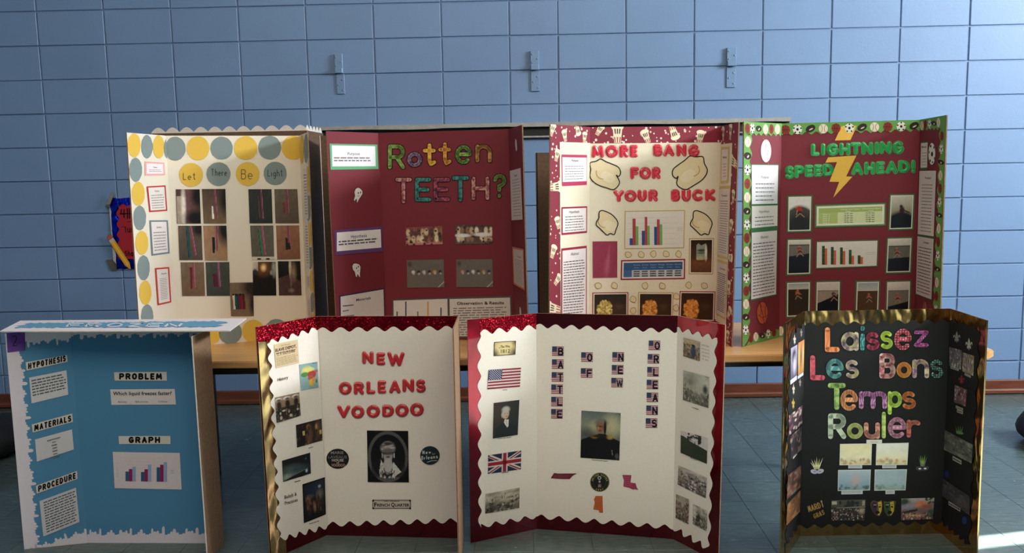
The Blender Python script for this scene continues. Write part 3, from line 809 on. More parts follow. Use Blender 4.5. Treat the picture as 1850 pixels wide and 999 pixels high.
# ================================================================== crimson tooth board
CRIM = '#7c1a30'
t, (L, C, R) = board('rotten', 'crimson trifold board with patterned cut-out letters asking about rotten teeth', [
    [(590, 237.5), (683, 240), (700, 612), (610, 631)], [(683, 240), (918, 233), (930, 616), (700, 612)], [(918, 233), (943, 226), (954, 640), (930, 616)]], '#6f1a27', TZ)
pattern('green_print', '#5f7c34', '#86a04a', 'n', 70); pattern('purple_print', '#5d4468', '#b49ab5', 'n', 160); pattern('gold_print', '#d79b2c', '#e8b645', 'n', 60)
pattern('orange_print', '#c0762c', '#d9963e', 'n', 60); pattern('lime_print', '#3f6a35', '#8fae4a', 'n', 150); pattern('rust_print', '#8a5a2a', '#c28a45', 'n', 60)
pattern('rose_print', '#8a3040', '#c69085', 'n', 60); pattern('teal_print', '#1d5552', '#3f8a80', 'n', 60); pattern('plum_print', '#5a1c38', '#a8485c', 'n', 55)
OUT = '#1c1114'
for ch, bb, m in (('R', (701, 261, 732, 305), 'green_print'), ('o', (736, 274.6, 762.4, 301.4), 'purple_print'), ('t', (764, 259, 788, 299.5), 'gold_print'), ('t', (792, 257, 815.5, 298), 'orange_print'),
    ('e', (822.6, 262, 852, 296), 'lime_print'), ('n', (859, 261, 888, 293), 'rust_print'), ('T', (714, 321, 744, 367), 'rose_print'), ('E', (750, 321, 779, 363.5), 'teal_print'),
    ('E', (783.6, 321, 813, 363), 'plum_print'), ('T', (816.6, 318, 847, 363.6), 'teal_print'), ('H', (852, 319, 884, 361), 'rose_print'), ('?', (891, 314, 914.4, 357), 'green_print')):
    letter(C, ch, bb, 9.4, m, OUT, 2.6)
paper(L, [(599, 263), (677, 264), (678, 300), (600, 301)], '#dedbe0', [(595, 260), (681, 261), (683, 305), (597, 307)], '#5fa277', 'Purpose', 2, body=(.04, .52, .96, .78), th=5, tx=(.36, .64), ty=.45, tbold=0, h=.5)
paper(L, [(608, 420), (687, 414), (688, 447), (608, 454)], '#ded6d2', [(603, 416), (689.6, 408.5), (691, 454), (606, 461)], '#5e3a6c', 'Hypothesis', 2, body=(.04, .42, .98, .72), th=6, tx=(.32, .68), ty=.36, tcol='#2c2a44', bcol='#544e58', h=.5)
paper(L, [(614.5, 536), (692, 523), (694, 604), (616, 612)], '#cdc5c2', [(612.5, 534), (693.6, 520.5), (695.5, 606), (615, 614)], '#2d2c48', 'Materials', 0, th=5, tx=(.36, .7), ty=.17, tcol='#2c2a44')
sh = S(L, 'list_lines', 6)
for i, w in enumerate((22, 12, 22, 18, 20)): sh.lines([(618, 551 + i*9.5), (618 + w, 549 + i*9.5), (618 + w, 551.2 + i*9.5), (618, 553.2 + i*9.5)], 1, '#5a5260', .9)
sh.done()
def tooth(P, cx, cy, rot, k=1):
    base = [(-5, -11), (-1, -13.5), (3, -12), (7, -8), (7.5, -3), (4, 3), (1, 8), (-1, 13), (-2, 13), (-2.5, 7), (-4, 7), (-6.5, 11), (-7.5, 9), (-5.5, 1), (-7, -5)]
    c, s = math.cos(math.radians(rot)), math.sin(math.radians(rot))
    f = lambda p: (cx + k*(c*p[0] - s*p[1]), cy + k*(s*p[0] + c*p[1]))
    sh = S(P, 'tooth_sticker', 3); sh.poly([f((x*1.12, y*1.08)) for x, y in base], '#2a1a1c', 0); sh.poly([f(p) for p in base], '#d8cfc8', 1)
    for x, y in ((0, -4), (4, -5)): sh.poly(el(*f((x, y)), .9, 2.2, 10), '#3a3030', 2)
    sh.line([f((-1, 2)), f((2, 1))], .8, '#3a3030', 2); sh.done()
tooth(L, 646.5, 352.5, 2); tooth(L, 645, 488, -25)
def teeth(seed, c0, gum):
    im = Im(66, 32, gum); r = random.Random(seed); im.g([(0, c0), (.4, '#54343a'), (1, gum)])
    for k in range(2):
        for i in range(8):
            im.e(.08+i*.125+r.uniform(-.02, .02), .3+k*.38, .055, .2, r.choice(('#c9b48e', '#b89c78', '#8a6a50', '#5a4034', '#d8c8a8')), .25)
    im.crowd(0, 0, 1, 1, 30, .03, .06, ('#3a2420', '#2a1a1c', '#8a5a4a'), seed, .4); return im.n(.2, 14, seed)
im = teeth(1, '#8a4c4a', '#c07a70'); photo(C, [(733, 411), (799, 408), (800, 441), (733.5, 443)], im)
im = teeth(2, '#4a4038', '#5c5048'); im.e(.2, .55, .22, .09, '#d8d2cc', .3); im.e(.75, .5, .26, .1, '#d8d2cc', .3); photo(C, [(822, 406), (889, 406.5), (890, 440), (822.5, 441)], im.n(.15, 18, 3))
for q, cs in (([(735, 470), (802, 468.6), (803, 519), (736, 520)], ('#cfc8c0', '#2c2630', '#b8b0a8', '#2c2630', '#c49a58', '#26222c')), ([(824.5, 468.5), (890, 468), (891, 518.6), (825, 519)], ('#c88078', '#2a2630', '#d0cac4', '#38303c', '#b08a58', '#2a2834'))):
    im = Im(66, 50, '#6a625a')
    for i, c in enumerate(cs):
        im.e(.17+i*.145, .44, .045, .06, c, .3); im.e(.18+i*.145, .5, .03, .04, '#c8c2bc', .4, op=.6)
    im.l(.82, 1.02, 1.02, .78, .015, '#b8b2aa'); im.e(.08, .15, .06, .1, '#4a443e', .4); photo(C, q, im.n(.12, 12, 9))
sh = S(C, 'chart_paper', 3); sh.poly([(708, 541), (809.8, 537.5), (811, 606), (710, 608)], '#4c4a48', 0); sh.poly([(711, 543.5), (808.6, 540), (809.6, 604), (712, 606)], '#d2cac4', 1)
for x, y, c in ((717.6, 563, '#3a5a50'), (733.5, 545, '#2f4a62'), (755, 563, '#6a7a3a'), (773.5, 545, '#d08a2c'), (797, 556, '#34485c')): sh.box(x-1.2, y, x+1.2, 590, c, 2)
sh.text('Tooth Experiment', (752, 541.5), (774, 541), 1.6, '#666666', 0, 2); sh.done()
paper(C, [(812.5, 540.5), (921.5, 537.5), (923.5, 606), (813.5, 608.5)], '#cdc5be', [(810, 537.5), (924, 534), (926.4, 609), (811, 611.5)], '#55524f', None, 12, body=(.06, .22, .96, .98), bcol='#77706c', h=.42)
sh = S(C, 'title_line', 6); sh.text('Observation & Results', (826, 550.5), (911, 549), 5.4, '#33333c', .012, 2); sh.done()
paper(R, [(921.9, 311.6), (941.6, 307), (945.2, 402), (925.2, 402.6)], '#cfc4be', None, None, 'Results', 13, body=(.18, .18, .95, .95), th=4, tx=(.4, .66), ty=.14, h=.2)
paper(R, [(928, 454), (945.6, 458), (947.4, 524.5), (930.4, 514.5)], '#c9bdb6', [(926, 450), (947, 455.6), (949, 528.8), (928.6, 517)], '#c8765c', 'Results', 15, body=(.15, .28, .95, .97), th=3, tx=(.45, .8), ty=.22)
for x, y, h_ in ((933, 264, 12), (941, 567, 10)):
    sh = S(R, 'tooth_sticker', 3); sh.poly([(x-1.5, y-h_), (x+1, y-h_+3), (x+2, y+h_*.5), (x+1.2, y+h_), (x-.4, y+h_-3), (x-1.6, y)], '#d0c6be'); sh.done()

# ================================================================== popcorn board
t, (L, C, R) = board('bang', 'popcorn-themed trifold board with red balloon letters and crimson popcorn border', [
    [(993, 224.5), (1068, 229), (1062, 620), (992, 642)], [(1068, 229), (1305, 229), (1293, 605), (1062, 620)], [(1305, 229), (1333, 221), (1323, 627), (1293, 605)]], '#7e1c30', TZ)
def speck(P, x0, y0, x1, y1, n, seed, sx=1):
    sh = S(P, 'popcorn_print', 1, cl=True); r = random.Random(seed)
    for i in range(n):
        x, y = r.uniform(x0, x1), r.uniform(y0, y1); k = r.uniform(1, 2.4); sh.poly(el(x, y, k*sx, k*1.1, 9), '#e0c9bd', 0)
    return sh
def cup(sh, cx, cy, k, rot, sx=1):
    c, s = math.cos(math.radians(rot)), math.sin(math.radians(rot)); f = lambda x, y: (cx + sx*k*(c*x - s*y), cy + k*(s*x + c*y))
    sh.poly([f(-6, -9), f(6, -9), f(4, 10), f(-4, 10)], '#e3d3b4', 1)
    sh.poly([f(*p) for p in el(0, -9, 7.5, 4.5, 12)], '#e6d8bb', 2)
    for x in (-3, 0, 3): sh.poly([f(x-.8, -7), f(x+.8, -7), f(x*.8+.6, -1), f(x*.8-.6, -1)], '#4c3f34', 3)
    for x in (-3.4, 0, 3.4): sh.poly([f(x-.7, 3), f(x+.7, 3), f(x*.8+.5, 9.5), f(x*.8-.5, 9.5)], '#a44a50', 3)
sh = speck(C, 1068, 230, 1305, 262, 60, 1)
for a in ((1117, 243, 1.5, 0), (1169, 248, 1.1, -20), (1218, 238, 1.2, 160), (1266, 250, 1.1, 10), (1084, 236, .9, 30)): cup(sh, *a)
sh.done()
sh = speck(L, 993, 226, 1065, 640, 190, 2, .75)
for a in ((996, 236, 1.1, 20, .7), (1020, 247, 1, -12, .7), (1044, 233, 1, 165, .7), (1057, 250, .9, 5, .7), (1005, 284, 1, 15, .7), (1001, 341, 1.5, 85, .7), (1007, 408, 1, -15, .7), (998, 460, 1.1, 20, .7), (1006, 510, 1, 40, .7), (1001, 560, 1.5, -80, .7)): cup(sh, *a)
sh.done()
sh = speck(R, 1292, 222, 1334, 627, 200, 3, .5)
for a in ((1308, 242, 1, 5, .3), (1320, 238, 1.2, 10, .3), (1327, 287, 1.4, -70, .4), (1325, 345, 1, 10, .4), (1321, 398, 1.1, 20, .4), (1319, 452, 1.1, 100, .4), (1318, 512, 1.2, 0, .4), (1318, 560, 1.2, 40, .4), (1316, 608, 1.1, 10, .4)): cup(sh, *a)
sh.done()
CR2 = '#ddd1bb'
for P, q in ((L, [(1010, 257.6), (1068, 259), (1062.5, 592), (1012, 600)]), (C, [(1067, 259), (1305, 258), (1293.8, 578), (1062, 590)]), (R, [(1304.5, 258), (1323.6, 254.6), (1313.4, 587), (1293.6, 578)])):
    sh = S(P, 'cover_sheet', 3, cl=True); sh.poly(q, CR2); sh.done()
RED, PINK = '#cc2c40', '#e0a098'
for w, its in (('MORE', ((1070, 262.5, 1092, 284.5), (1095, 262.5, 1117.5, 284.5), (1120.3, 262.3, 1136, 284.3), (1139, 262, 1153, 284))),
    ('BANG', ((1181, 261, 1197.5, 282.6), (1199, 261, 1219, 282.6), (1223, 261, 1241, 283), (1244.5, 261.5, 1264.3, 284))),
    ('FOR', ((1139.4, 302, 1155, 323.5), (1156, 302, 1177, 324), (1178.6, 302, 1194, 323.5))),
    ('YOUR', ((1109, 343.5, 1128, 364.5), (1129, 343.5, 1150.5, 364.5), (1152.5, 343, 1169, 364), (1172, 343, 1189, 364))),
    ('BUCK', ((1213, 342.6, 1229, 364), (1232, 342.6, 1248.6, 364.4), (1251, 342.6, 1271, 364), (1274.4, 342.4, 1293, 363.6)))):
    for ch, bb in zip(w, its): letter(C, ch, bb, 8.4, RED, PINK, 1.7, puffy=.0045, layer=5)
def popcorn(P, pts, cx, cy, k, rot=0, shade=True, name='popcorn_cutout', flip=1, sxy=1):
    c, s = math.cos(math.radians(rot)), math.sin(math.radians(rot)); f = lambda x, y: (cx + sxy*k*(flip*c*x - s*y), cy + k*(flip*s*x + c*y))
    sh = S(P, name, 5)
    def sm(p):  # closed catmull-rom
        o = []; n = len(p)
        for i in range(n):
            a, b_, c_, d = [np.array(p[(i+j) % n]) for j in (-1, 0, 1, 2)]
            for u in (0, .25, .5, .75): o.append(tuple(.5*((2*b_) + (c_-a)*u + (2*a-5*b_+4*c_-d)*u*u + (3*b_-a-3*c_+d)*u**3)))
        return o
    q = sm(pts); px = [f(*p) for p in q]; sh.poly(px, '#d9c6a0', 0)
    if shade:
        sh.poly([f(x, y) for x, y in el(5, 6, 14, 9, 20, rot=25)], '#e0cfae', 1)
        sh.line([f(x, y) for x, y in A_(-4, -2, 12, 11, 90, 200, 8)], 1.6*k, '#c3a068', 2)
    sh.line(px + px[:1], (1.9 if shade else 1.0)*max(k, .5), '#1e1a1a' if shade else '#8a7854', 3, False); return sh.done()
PC = [(-26, -8), (-27, -20), (-16, -23), (-8, -27), (2, -22), (12, -18), (24, -12), (28, -2), (24, 5), (20, 2), (26, 16), (16, 28), (2, 25), (-16, 18), (-27, 6)]
popcorn(C, PC, 1094, 314, 1.0); popcorn(C, PC, 1247, 311, 1.02, -16, flip=-1, sxy=1.12); 
PD = [(-14, -20), (-6, -22), (10, -14), (20, 0), (16, 14), (13, 22), (6, 20), (0, 23), (-6, 18), (-14, 10), (-20, 4), (-18, -4), (-15, -8)]
popcorn(C, PD, 1097, 402, .98); popcorn(C, PD, 1267, 403, .98)
PK = [(-6, -2), (-2, -7), (3, -5), (6, 0), (4, 6), (-1, 6), (-6, 3)]
for i, (x, y) in enumerate(((1135, 460), (1158.5, 460), (1180.5, 459), (1203.5, 459), (1226, 459.5), (1080.7, 516), (1110, 516), (1165, 516.5), (1196.5, 517), (1244, 516), (1272.5, 517), (1143.6, 541), (1143.6, 562), (1222, 536), (1221, 557))):
    popcorn(C, PK, x, y, .86, i*37 % 90 - 45, False, 'popcorn_sticker')
sh = S(C, 'chart_paper', 5); q = [(1129, 381), (1238, 380), (1236, 449), (1128, 450)]; sh.poly(q, '#c0a060', 0); sh.poly(inset(q, 1.6), '#d8cec4', 1)
for i in range(6): sh.line([(1134, 394 + i*9.6), (1222, 393 + i*9.6)], .4, '#b9b2ac', 2, False)
for x0, x1, y, c in ((1137.6, 1143, 430.5, '#2c4c86'), (1143, 1148.6, 395, '#a8404a'), (1148.6, 1153.4, 409, '#6fa055'), (1159.6, 1165, 417, '#2c4c86'), (1165, 1169.6, 392, '#a8404a'), (1169.6, 1174, 408, '#6fa055'), (1182, 1187, 409.8, '#2c4c86'), (1187, 1192, 396.5, '#a8404a'), (1192, 1196.6, 405.5, '#6fa055')): sh.box(x0, y, x1, 443, c, 3)
sh.lines([(1223, 410), (1235, 410), (1235, 418), (1223, 418)], 3, '#9a8f88', .15, l=3); sh.done()
sh = S(C, 'table_paper', 5); q = [(1122, 470), (1238, 468), (1237.5, 505), (1121, 506)]; sh.poly(q, '#8f2338', 0); sh.poly(inset(q, 2.4), '#d6ccc8', 1); q2 = inset(q, 5)
sh.poly(q2, '#b9b8bd', 2); sh.poly(sub(q2, 0, 0, 1, .52), '#34527c', 3); sh.poly(sub(q2, 0, .5, .14, 1), '#41608c', 3)
for i, w in enumerate(('Price', 'Kernels', 'Popped', 'Bags', 'Percent', 'Money')): sh.text(w, bil(q2, .17+i*.14, .2), bil(q2, .28+i*.14, .2), 1.7, '#a9bcd8', 0, 4); sh.text(w, bil(q2, .18+i*.14, .38), bil(q2, .26+i*.14, .38), 1.5, '#a9bcd8', 0, 4)
for j in range(3):
    for i in range(6): sh.lines(sub(q2, .17+i*.14, .54+j*.155, .28+i*.14, .66+j*.155), 1, '#2e2c34', .75, l=4, seed=i+j)
sh.done()
im = Im(44, 66, '#8f3048'); im.e(.62, .55, .05, .3, '#b8607a', .8, 8, .6); im.e(.58, .7, .1, .2, '#b05a74', .8, 12, .5); photo(C, [(1071, 436), (1115.5, 435.6), (1115, 501.5), (1071, 502)], im.n(.12, 20, 3), layer=5, name='pink_card')
im = Im(38, 60, '#2a1a12'); im.g([(0, '#1c120e'), (.55, '#4c2c1c'), (.7, '#6e3f26'), (1, '#5c3420')]); im.p([(.25, .16), (.35, .1), (.5, .17), (.7, .1), (.76, .2), (.78, .6), (.27, .62)], '#8d9285'); im.e(.5, .32, .2, .04, '#3f3f33', .4); im.e(.5, .4, .22, .03, '#5a5a48', .4); im.e(.72, .4, .05, .2, '#e0dccf', .5); im.r(.3, .5, .75, .62, '#b9a470', .6)
def fr(q, c):
    def f(sh): sh.poly([tuple(p) for p in bigger(q, 3.4)], c, 0); sh.poly([tuple(p) for p in bigger(q, 1.8)], '#ddd2c4', 1)
    return f
def bigger(q, d): return inset(q, -d)
q = [(1248.4, 434.4), (1286.6, 434.2), (1285, 493), (1247.6, 492.6)]; photo(C, q, im.n(.25, 12, 5), layer=5, extra=fr(q, '#b99c60'))
for q, fc, hue, bgc in (([(1073.6, 532), (1131.6, 531.6), (1131, 578), (1073, 578)], '#8f2338', ('#c8b060', '#a88a3c', '#e0d090', '#8a7030'), '#241a10'), ([(1156, 531.4), (1213, 532), (1212, 578), (1155, 578)], '#b99c60', ('#c07a30', '#d89040', '#a05c20', '#e0a858'), '#301a10'), ([(1231, 530), (1289, 531), (1287.4, 579), (1229, 578)], '#8f2338', ('#c87a34', '#d88c40', '#a85c24', '#e0a050'), '#341c12')):
    im = Im(58, 47, bgc); im.g([(0, bgc), (1, '#3e2618')]); im.crowd(.2, .25, .5, .9, 150, .035, .045, hue, 5, .4); im.crowd(.1, .35, .55, .85, 130, .03, .04, hue, 6, .4); im.e(.75, .5, .12, .12, '#4a3020', .6); photo(C, q, im.n(.25, 16, 4), layer=5, extra=fr(q, fc))
paper(L, [(1014.4, 286), (1059.6, 286.6), (1059.4, 330), (1015, 332)], '#e0dae0', [(1013, 281), (1060.8, 281.5), (1060, 337), (1014, 339.6)], '#b0375a', 'Purpose', 6, body=(.1, .32, .94, .95), th=5, tx=(.38, .66), ty=.18, layer=5, h=.22, bcol='#5f5a60')
paper(L, [(1015, 381), (1058.6, 379), (1058.4, 421), (1015, 425)], '#ddd4d0', [(1013, 378), (1060.6, 376), (1060, 424.4), (1013, 428.8)], '#8f2338', 'Hypothesis', 6, body=(.1, .3, .94, .98), th=5, tx=(.28, .7), ty=.2, layer=5, h=.25, bcol='#3a3436')
paper(L, [(1014.6, 457), (1057.8, 452), (1057, 598), (1014, 602)], '#d9cfcb', [(1012.6, 453), (1059.5, 447.6), (1058.6, 600), (1012.4, 604)], '#8f2338', 'Abstract', 26, body=(.05, .13, .96, .99), th=5.4, tx=(.35, .7), ty=.07, layer=5, h=.3, bcol='#3a3436')
paper(R, [(1307, 267), (1317, 265), (1315.4, 317), (1306, 319)], '#d8cdc8', [(1305.4, 262.6), (1319.6, 260.6), (1317.4, 321), (1304.4, 323.5)], '#c9b27a', 'Materials', 5, body=(.2, .42, .85, .92), th=4, tx=(.2, .85), ty=.28, layer=5, h=.18)
paper(R, [(1302.4, 333), (1320, 331), (1316.2, 453), (1299, 449)], '#d5cac8', [(1301.4, 328), (1321.4, 325.4), (1317, 458), (1298, 454.4)], '#c9b27a', 'Procedure', 22, body=(.12, .16, .92, .97), th=4, tx=(.25, .8), ty=.11, layer=5, h=.3)
paper(R, [(1298, 463), (1315.6, 467), (1312, 570), (1296, 562)], '#d2c6c2', [(1297.4, 458), (1316.6, 462), (1312.6, 573), (1295, 565)], '#c9b27a', 'Conclusion', 20, body=(.1, .18, .95, .93), th=4, tx=(.3, .85), ty=.12, layer=5, h=.4, bcol='#4c4646')
# ================================================================== sports board
t, (L, C, R) = board('lightning', 'crimson trifold board with a yellow lightning bolt and green sports-ball border', [
    [(1344.6, 221.6), (1411, 223), (1409, 609), (1340.6, 627)], [(1411, 223), (1661, 214.5), (1650, 611), (1409, 609)], [(1661, 214.5), (1711, 209), (1696, 637), (1650, 611)]], '#701a28', TZ)
BG = '#64964c'; BROWN = '#6b2a24'
def ball(sh, kind, cx, cy, rx, ry, l=2):
    if kind == 's':
        sh.poly(el(cx, cy, rx, ry, 18), '#ddd8cc', l); sh.poly(el(cx, cy, rx*.3, ry*.3, 6), '#17171a', l+1)
        for k in range(5):
            a = math.radians(90+72*k); sh.poly(el(cx + rx*.8*math.cos(a), cy - ry*.8*math.sin(a), rx*.2, ry*.18, 6), '#17171a', l+1)
    elif kind == 'b':
        sh.poly(el(cx, cy, rx, ry, 18), '#ddd0b8', l); sh.line(A_(cx - rx*1.2, cy, rx, ry, -50, 50, 6), max(rx*.1, .5), '#a0604c', l+1, False); sh.line(A_(cx + rx*1.2, cy, rx, ry, 130, 230, 6), max(rx*.1, .5), '#a0604c', l+1, False)
    elif kind == 'k':
        sh.poly(el(cx, cy, rx, ry, 18), '#8a3428', l)
        for pl in ([(cx, cy-ry), (cx, cy+ry)], [(cx-rx, cy), (cx+rx, cy)], A_(cx-rx*1.3, cy, rx, ry, -48, 48, 6), A_(cx+rx*1.3, cy, rx, ry, 132, 228, 6)): sh.line(pl, max(rx*.09, .4), '#3a1614', l+1, False)
    else:
        sh.poly(el(cx, cy, rx*1.12, ry*.72, 18, rot=-28 if rx > 5.5 else -60), '#33221e', l); sh.poly(el(cx + rx*.1, cy + ry*.12, rx*.5, ry*.14, 10, rot=-28 if rx > 5.5 else -60), '#cfc4b8', l+1)
def wband(a, b_, n, amp, out):  # strip between a scalloped line a->b and the straight line out
    return wavy(a, b_, n, amp) + out
for P, poly, balls in (
  (L, [wband((1409, 243), (1357, 243), 6, -2.2, [(1340, 243), (1340, 215), (1415, 215)]), wband((1357, 240), (1352, 616), 15, 2.0, [(1335, 640), (1335, 215)][0:2][::1]), wband((1353, 612), (1409, 594), 5, 2.2, [(1409, 630), (1335, 645)])],
   [('k', 1350.5, 233, 4.6, 8.5), ('s', 1359, 232.5, 4, 8.5), ('f', 1370, 233, 4.6, 7.5), ('b', 1382, 233.5, 4.4, 8.5), ('k', 1392.5, 233, 4, 8.5), ('b', 1403, 233, 4.4, 8.5)]
   + [(k, 1351 - i*.33, 256 + i*24.2, 5.4, 9.3) for i, k in enumerate('bfskbfskbfskbfs')] + [('k', 1356, 611, 4, 8.5), ('b', 1365, 608, 4.4, 8.5), ('f', 1376.5, 606, 4.4, 8), ('s', 1388, 602.6, 4, 8.5), ('k', 1398.6, 599.6, 4.2, 8.5)]),
  (C, [wband((1661, 233.5), (1411, 242), 14, -2.6, [(1405, 243), (1405, 210), (1665, 205)]), wband((1409, 592), (1652, 594), 14, 2.4, [(1652, 620), (1405, 620)])],
   [(k, x, y, 8.3, 8.7) for k, x, y in (('k', 1418, 234.5), ('s', 1439.5, 233.5), ('f', 1463, 232), ('b', 1486, 232), ('k', 1509, 231), ('s', 1533, 230.5), ('f', 1556, 229), ('b', 1578.5, 228.4), ('k', 1602.5, 227.8), ('s', 1626.6, 227), ('f', 1650, 225.6))] + [('b', 1411.6, 598, 5, 8.5)]
   + [(k, 1436 + i*23.5, 603, 8, 8.6) for i, k in enumerate('kfsbkfsbkf')]),
  (R, [wband((1702, 234), (1661, 233), 6, -2.2, [(1655, 233), (1655, 200), (1715, 200)]), wband((1685, 640), (1700, 232), 16, 1.8, [(1716, 200), (1716, 660)]), wband((1650, 596), (1690, 618), 5, 2.2, [(1700, 640), (1650, 620)])],
   [('b', 1665.5, 226, 3.3, 8.5), ('k', 1672, 224, 3.2, 8.5), ('s', 1680, 223.6, 3, 8.5), ('f', 1688.6, 223, 3.6, 8), ('b', 1697, 222, 3.4, 8.5)] + [(k, 1703.4 - i*.86, 247.5 + i*24.2, 3.5, 9.2) for i, k in enumerate('ksfbksfbksfbksf')])):
    for top in ((True, False) if P is C else (None,)):
        sh = S(P, 'ball_border', 2, cl=True)
        for i, pl in enumerate(poly):
            if top is None or top == (i == 0): sh.poly(pl, BG, 1)
        for b_ in balls:
            if top is None or top == (b_[2] < 400): ball(sh, *b_, l=3)
        sh.done()
GR, GE = '#1f9a4a', '#6cab70'
for w, its in (('LIGHTNING', ((1464.4, 259.6, 1479, 281.2), (1482, 259, 1489.6, 280.4), (1492.4, 258.4, 1513.4, 280.6), (1515.6, 258, 1534, 280), (1535.4, 256.6, 1553.6, 278.6), (1555, 256, 1575.4, 278.6), (1578.6, 255.4, 1586, 277.6), (1588, 254.4, 1608.4, 277), (1611, 253.6, 1631, 277.4))),
    ('SPEED', ((1418, 300, 1433.6, 323.4), (1435, 299, 1451.6, 321.6), (1453.4, 298, 1467.6, 319.6), (1469.6, 297, 1483.8, 318.6), (1485.4, 296, 1504.4, 317.4))),
    ('AHEAD!', ((1537, 293, 1557.6, 315.8), (1560.4, 292, 1578.8, 314.6), (1581.6, 291, 1596.8, 313.4), (1599, 290, 1619.6, 313), (1621.4, 289, 1641.8, 311.4), (1644.6, 288, 1652.4, 311.4)))):
    for ch, bb in zip(w, its): letter(C, ch, bb, 8.2, GR, GE, 1.7, puffy=.0045, layer=5)
sh = S(C, 'lightning_bolt', 3)
sh.poly([(1525, 226), (1546, 226), (1542, 237), (1535, 252.4), (1507, 253.4), (1514, 238), (1518, 228)], '#e2b04c'); sh.poly([(1495, 284), (1546, 280.4), (1527.5, 318.5), (1539, 318.8), (1504.6, 357), (1515, 328.5), (1497.4, 328.4), (1511, 292.4), (1490, 293.8)], '#e2b04c'); sh.done()
FG = '#48603f'
def runner(sky, ground, split, fig, shadow=None, seed=1, trees=True):
    im = Im(40, 62, sky); im.g([(0, sky), (split*.9, '#b9b2a6')]); 
    if isinstance(ground, str): im.p([(0, split), (1, split), (1, 1), (0, 1)], ground)
    else: im.p([(0, ground[1]), (1, ground[2]), (1, 1), (0, 1)], ground[0]); 
    if trees: im.r(0, split - .02, 1, split, '#3a3c30')
    if shadow: im.p(shadow, '#0c0e18')
    x, y, k, c, lean = fig
    im.e(x - .02, y - .085*k, .05*k, .035*k, '#a07058', .3); im.e(x + lean*.5, y, .11*k, .07*k, c, .25, 20); im.e(x + lean, y + .07*k, .08*k, .04*k, '#141418', .3)
    im.l(x + lean, y + .08*k, x - .12*k, y + .19*k, .03*k, '#9a7460'); im.l(x + lean, y + .08*k, x + .17*k, y + .17*k, .03*k, '#9a7460'); im.l(x, y - .02, x + .15*k, y + .04*k, .025*k, '#a07058'); im.l(x, y - .02, x - .12*k, y + .04, .02*k, '#a07058')
    return im.n(.1, 14, seed)
def fp(q, im):
    q2 = inset(q, 4.6)
    photo(C, q2, im, layer=4, extra=lambda sh: (sh.poly(q, FG, 0), sh.poly(inset(q, 2.6), '#cfccc0', 1)))
im1 = Im(40, 62, '#d2cbc6'); im1.e(.5, 1.2, 1.0, .95, '#3e3c34', .05); im1.e(.5, 1.35, .95, .85, '#1e1c1e', .15); im1.e(.35, .29, .06, .04, '#b08068', .3); im1.e(.48, .37, .15, .09, '#a8202a', .2, 20); im1.e(.5, .46, .12, .05, '#1a1418', .3); im1.l(.5, .5, .32, .6, .03, '#a07a68'); im1.l(.55, .5, .72, .6, .03, '#a07a68'); im1.l(.38, .4, .35, .52, .025, '#a8806c')
im2 = Im(40, 62, '#b0aa96'); im2.g([(0, '#bfb8ac'), (.5, '#8c8670')]); im2.e(.5, 1.1, .9, .62, '#0c101c', .1); im2.e(.47, .32, .07, .05, '#1c1216', .3); im2.e(.52, .45, .12, .13, '#3a1220', .3); im2.l(.55, .42, .88, .52, .035, '#2c1018'); im2.e(.5, .62, .1, .1, '#1a1016', .4)
fp([(1421.5, 353.6), (1467.6, 352.4), (1466.4, 419.6), (1421, 421)], im1.n(.08, 12, 2)); fp([(1605.5, 350), (1652, 349), (1649, 415), (1603, 416.6)], im2.n(.08, 12, 3))
fp([(1421, 431.6), (1467, 430.6), (1466, 497), (1420, 499)], runner('#cbc2b6', '#68645a', .14, (.52, .28, 1.1, '#8e2430', .02), [(0, .48), (1, .4), (1, 1), (0, 1)], 4))
fp([(1600.6, 428.6), (1648.6, 427), (1645.6, 493.5), (1597.6, 495)], runner('#cfc6bf', '#5f5c54', .22, (.4, .37, 1, '#8a3038', .0), [(0, .6), (1, .56), (1, 1), (0, 1)], 5))
fp([(1420, 509), (1466, 507.4), (1465, 573), (1420, 575)], runner('#8c98a0', '#2c2419', .2, (.48, .3, 1, '#a04c38', -.04), None, 6))
fp([(1473, 507.6), (1519.6, 506.4), (1518, 575), (1472, 575)], runner('#c8bab0', '#8f8072', .25, (.78, .36, 1, '#2a1c26', .0), [(0, .62), (1, .34), (1, 1), (0, 1)], 7))
fp([(1545, 507), (1590, 506), (1588, 575), (1543, 575)], runner('#8ba0a8', '#4a3420', .26, (.58, .42, .9, '#9a4434', .0), None, 8))
fp([(1599.6, 507), (1646, 505.4), (1643.6, 575), (1598, 575)], runner('#cfc4be', '#6f675e', .25, (.47, .42, 1, '#96404a', .0), [(0, .72), (1, .56), (1, 1), (0, 1)], 9))
sh = S(C, 'table_paper', 4); q = [(1471.5, 370), (1600, 365), (1599.5, 408), (1471, 412)]; sh.poly(q, FG, 0); sh.poly(inset(q, 2), '#6f8c5c', 1); sh.poly(inset(q, 3.6), '#d9d7c4', 2); q2 = inset(q, 7)
sh.poly(sub(q2, 0, 0, 1, .3), '#9aa860', 3); sh.poly(sub(q2, 0, .3, .3, 1), '#a5b26c', 3); sh.poly(sub(q2, .3, .3, 1, 1), '#c9cfa2', 3)
sh.text('Uninterrupted Speed', bil(q2, .34, .14), bil(q2, .64, .14), 1.8, '#e4e6d2', .01, 4); sh.text('Uninterrupted Speed', bil(q2, .68, .14), bil(q2, .97, .14), 1.8, '#e4e6d2', .01, 4); sh.text('Time', bil(q2, .42, .27), bil(q2, .5, .27), 1.8, '#e4e6d2', .01, 4); sh.text('Time', bil(q2, .78, .27), bil(q2, .86, .27), 1.8, '#e4e6d2', .01, 4)
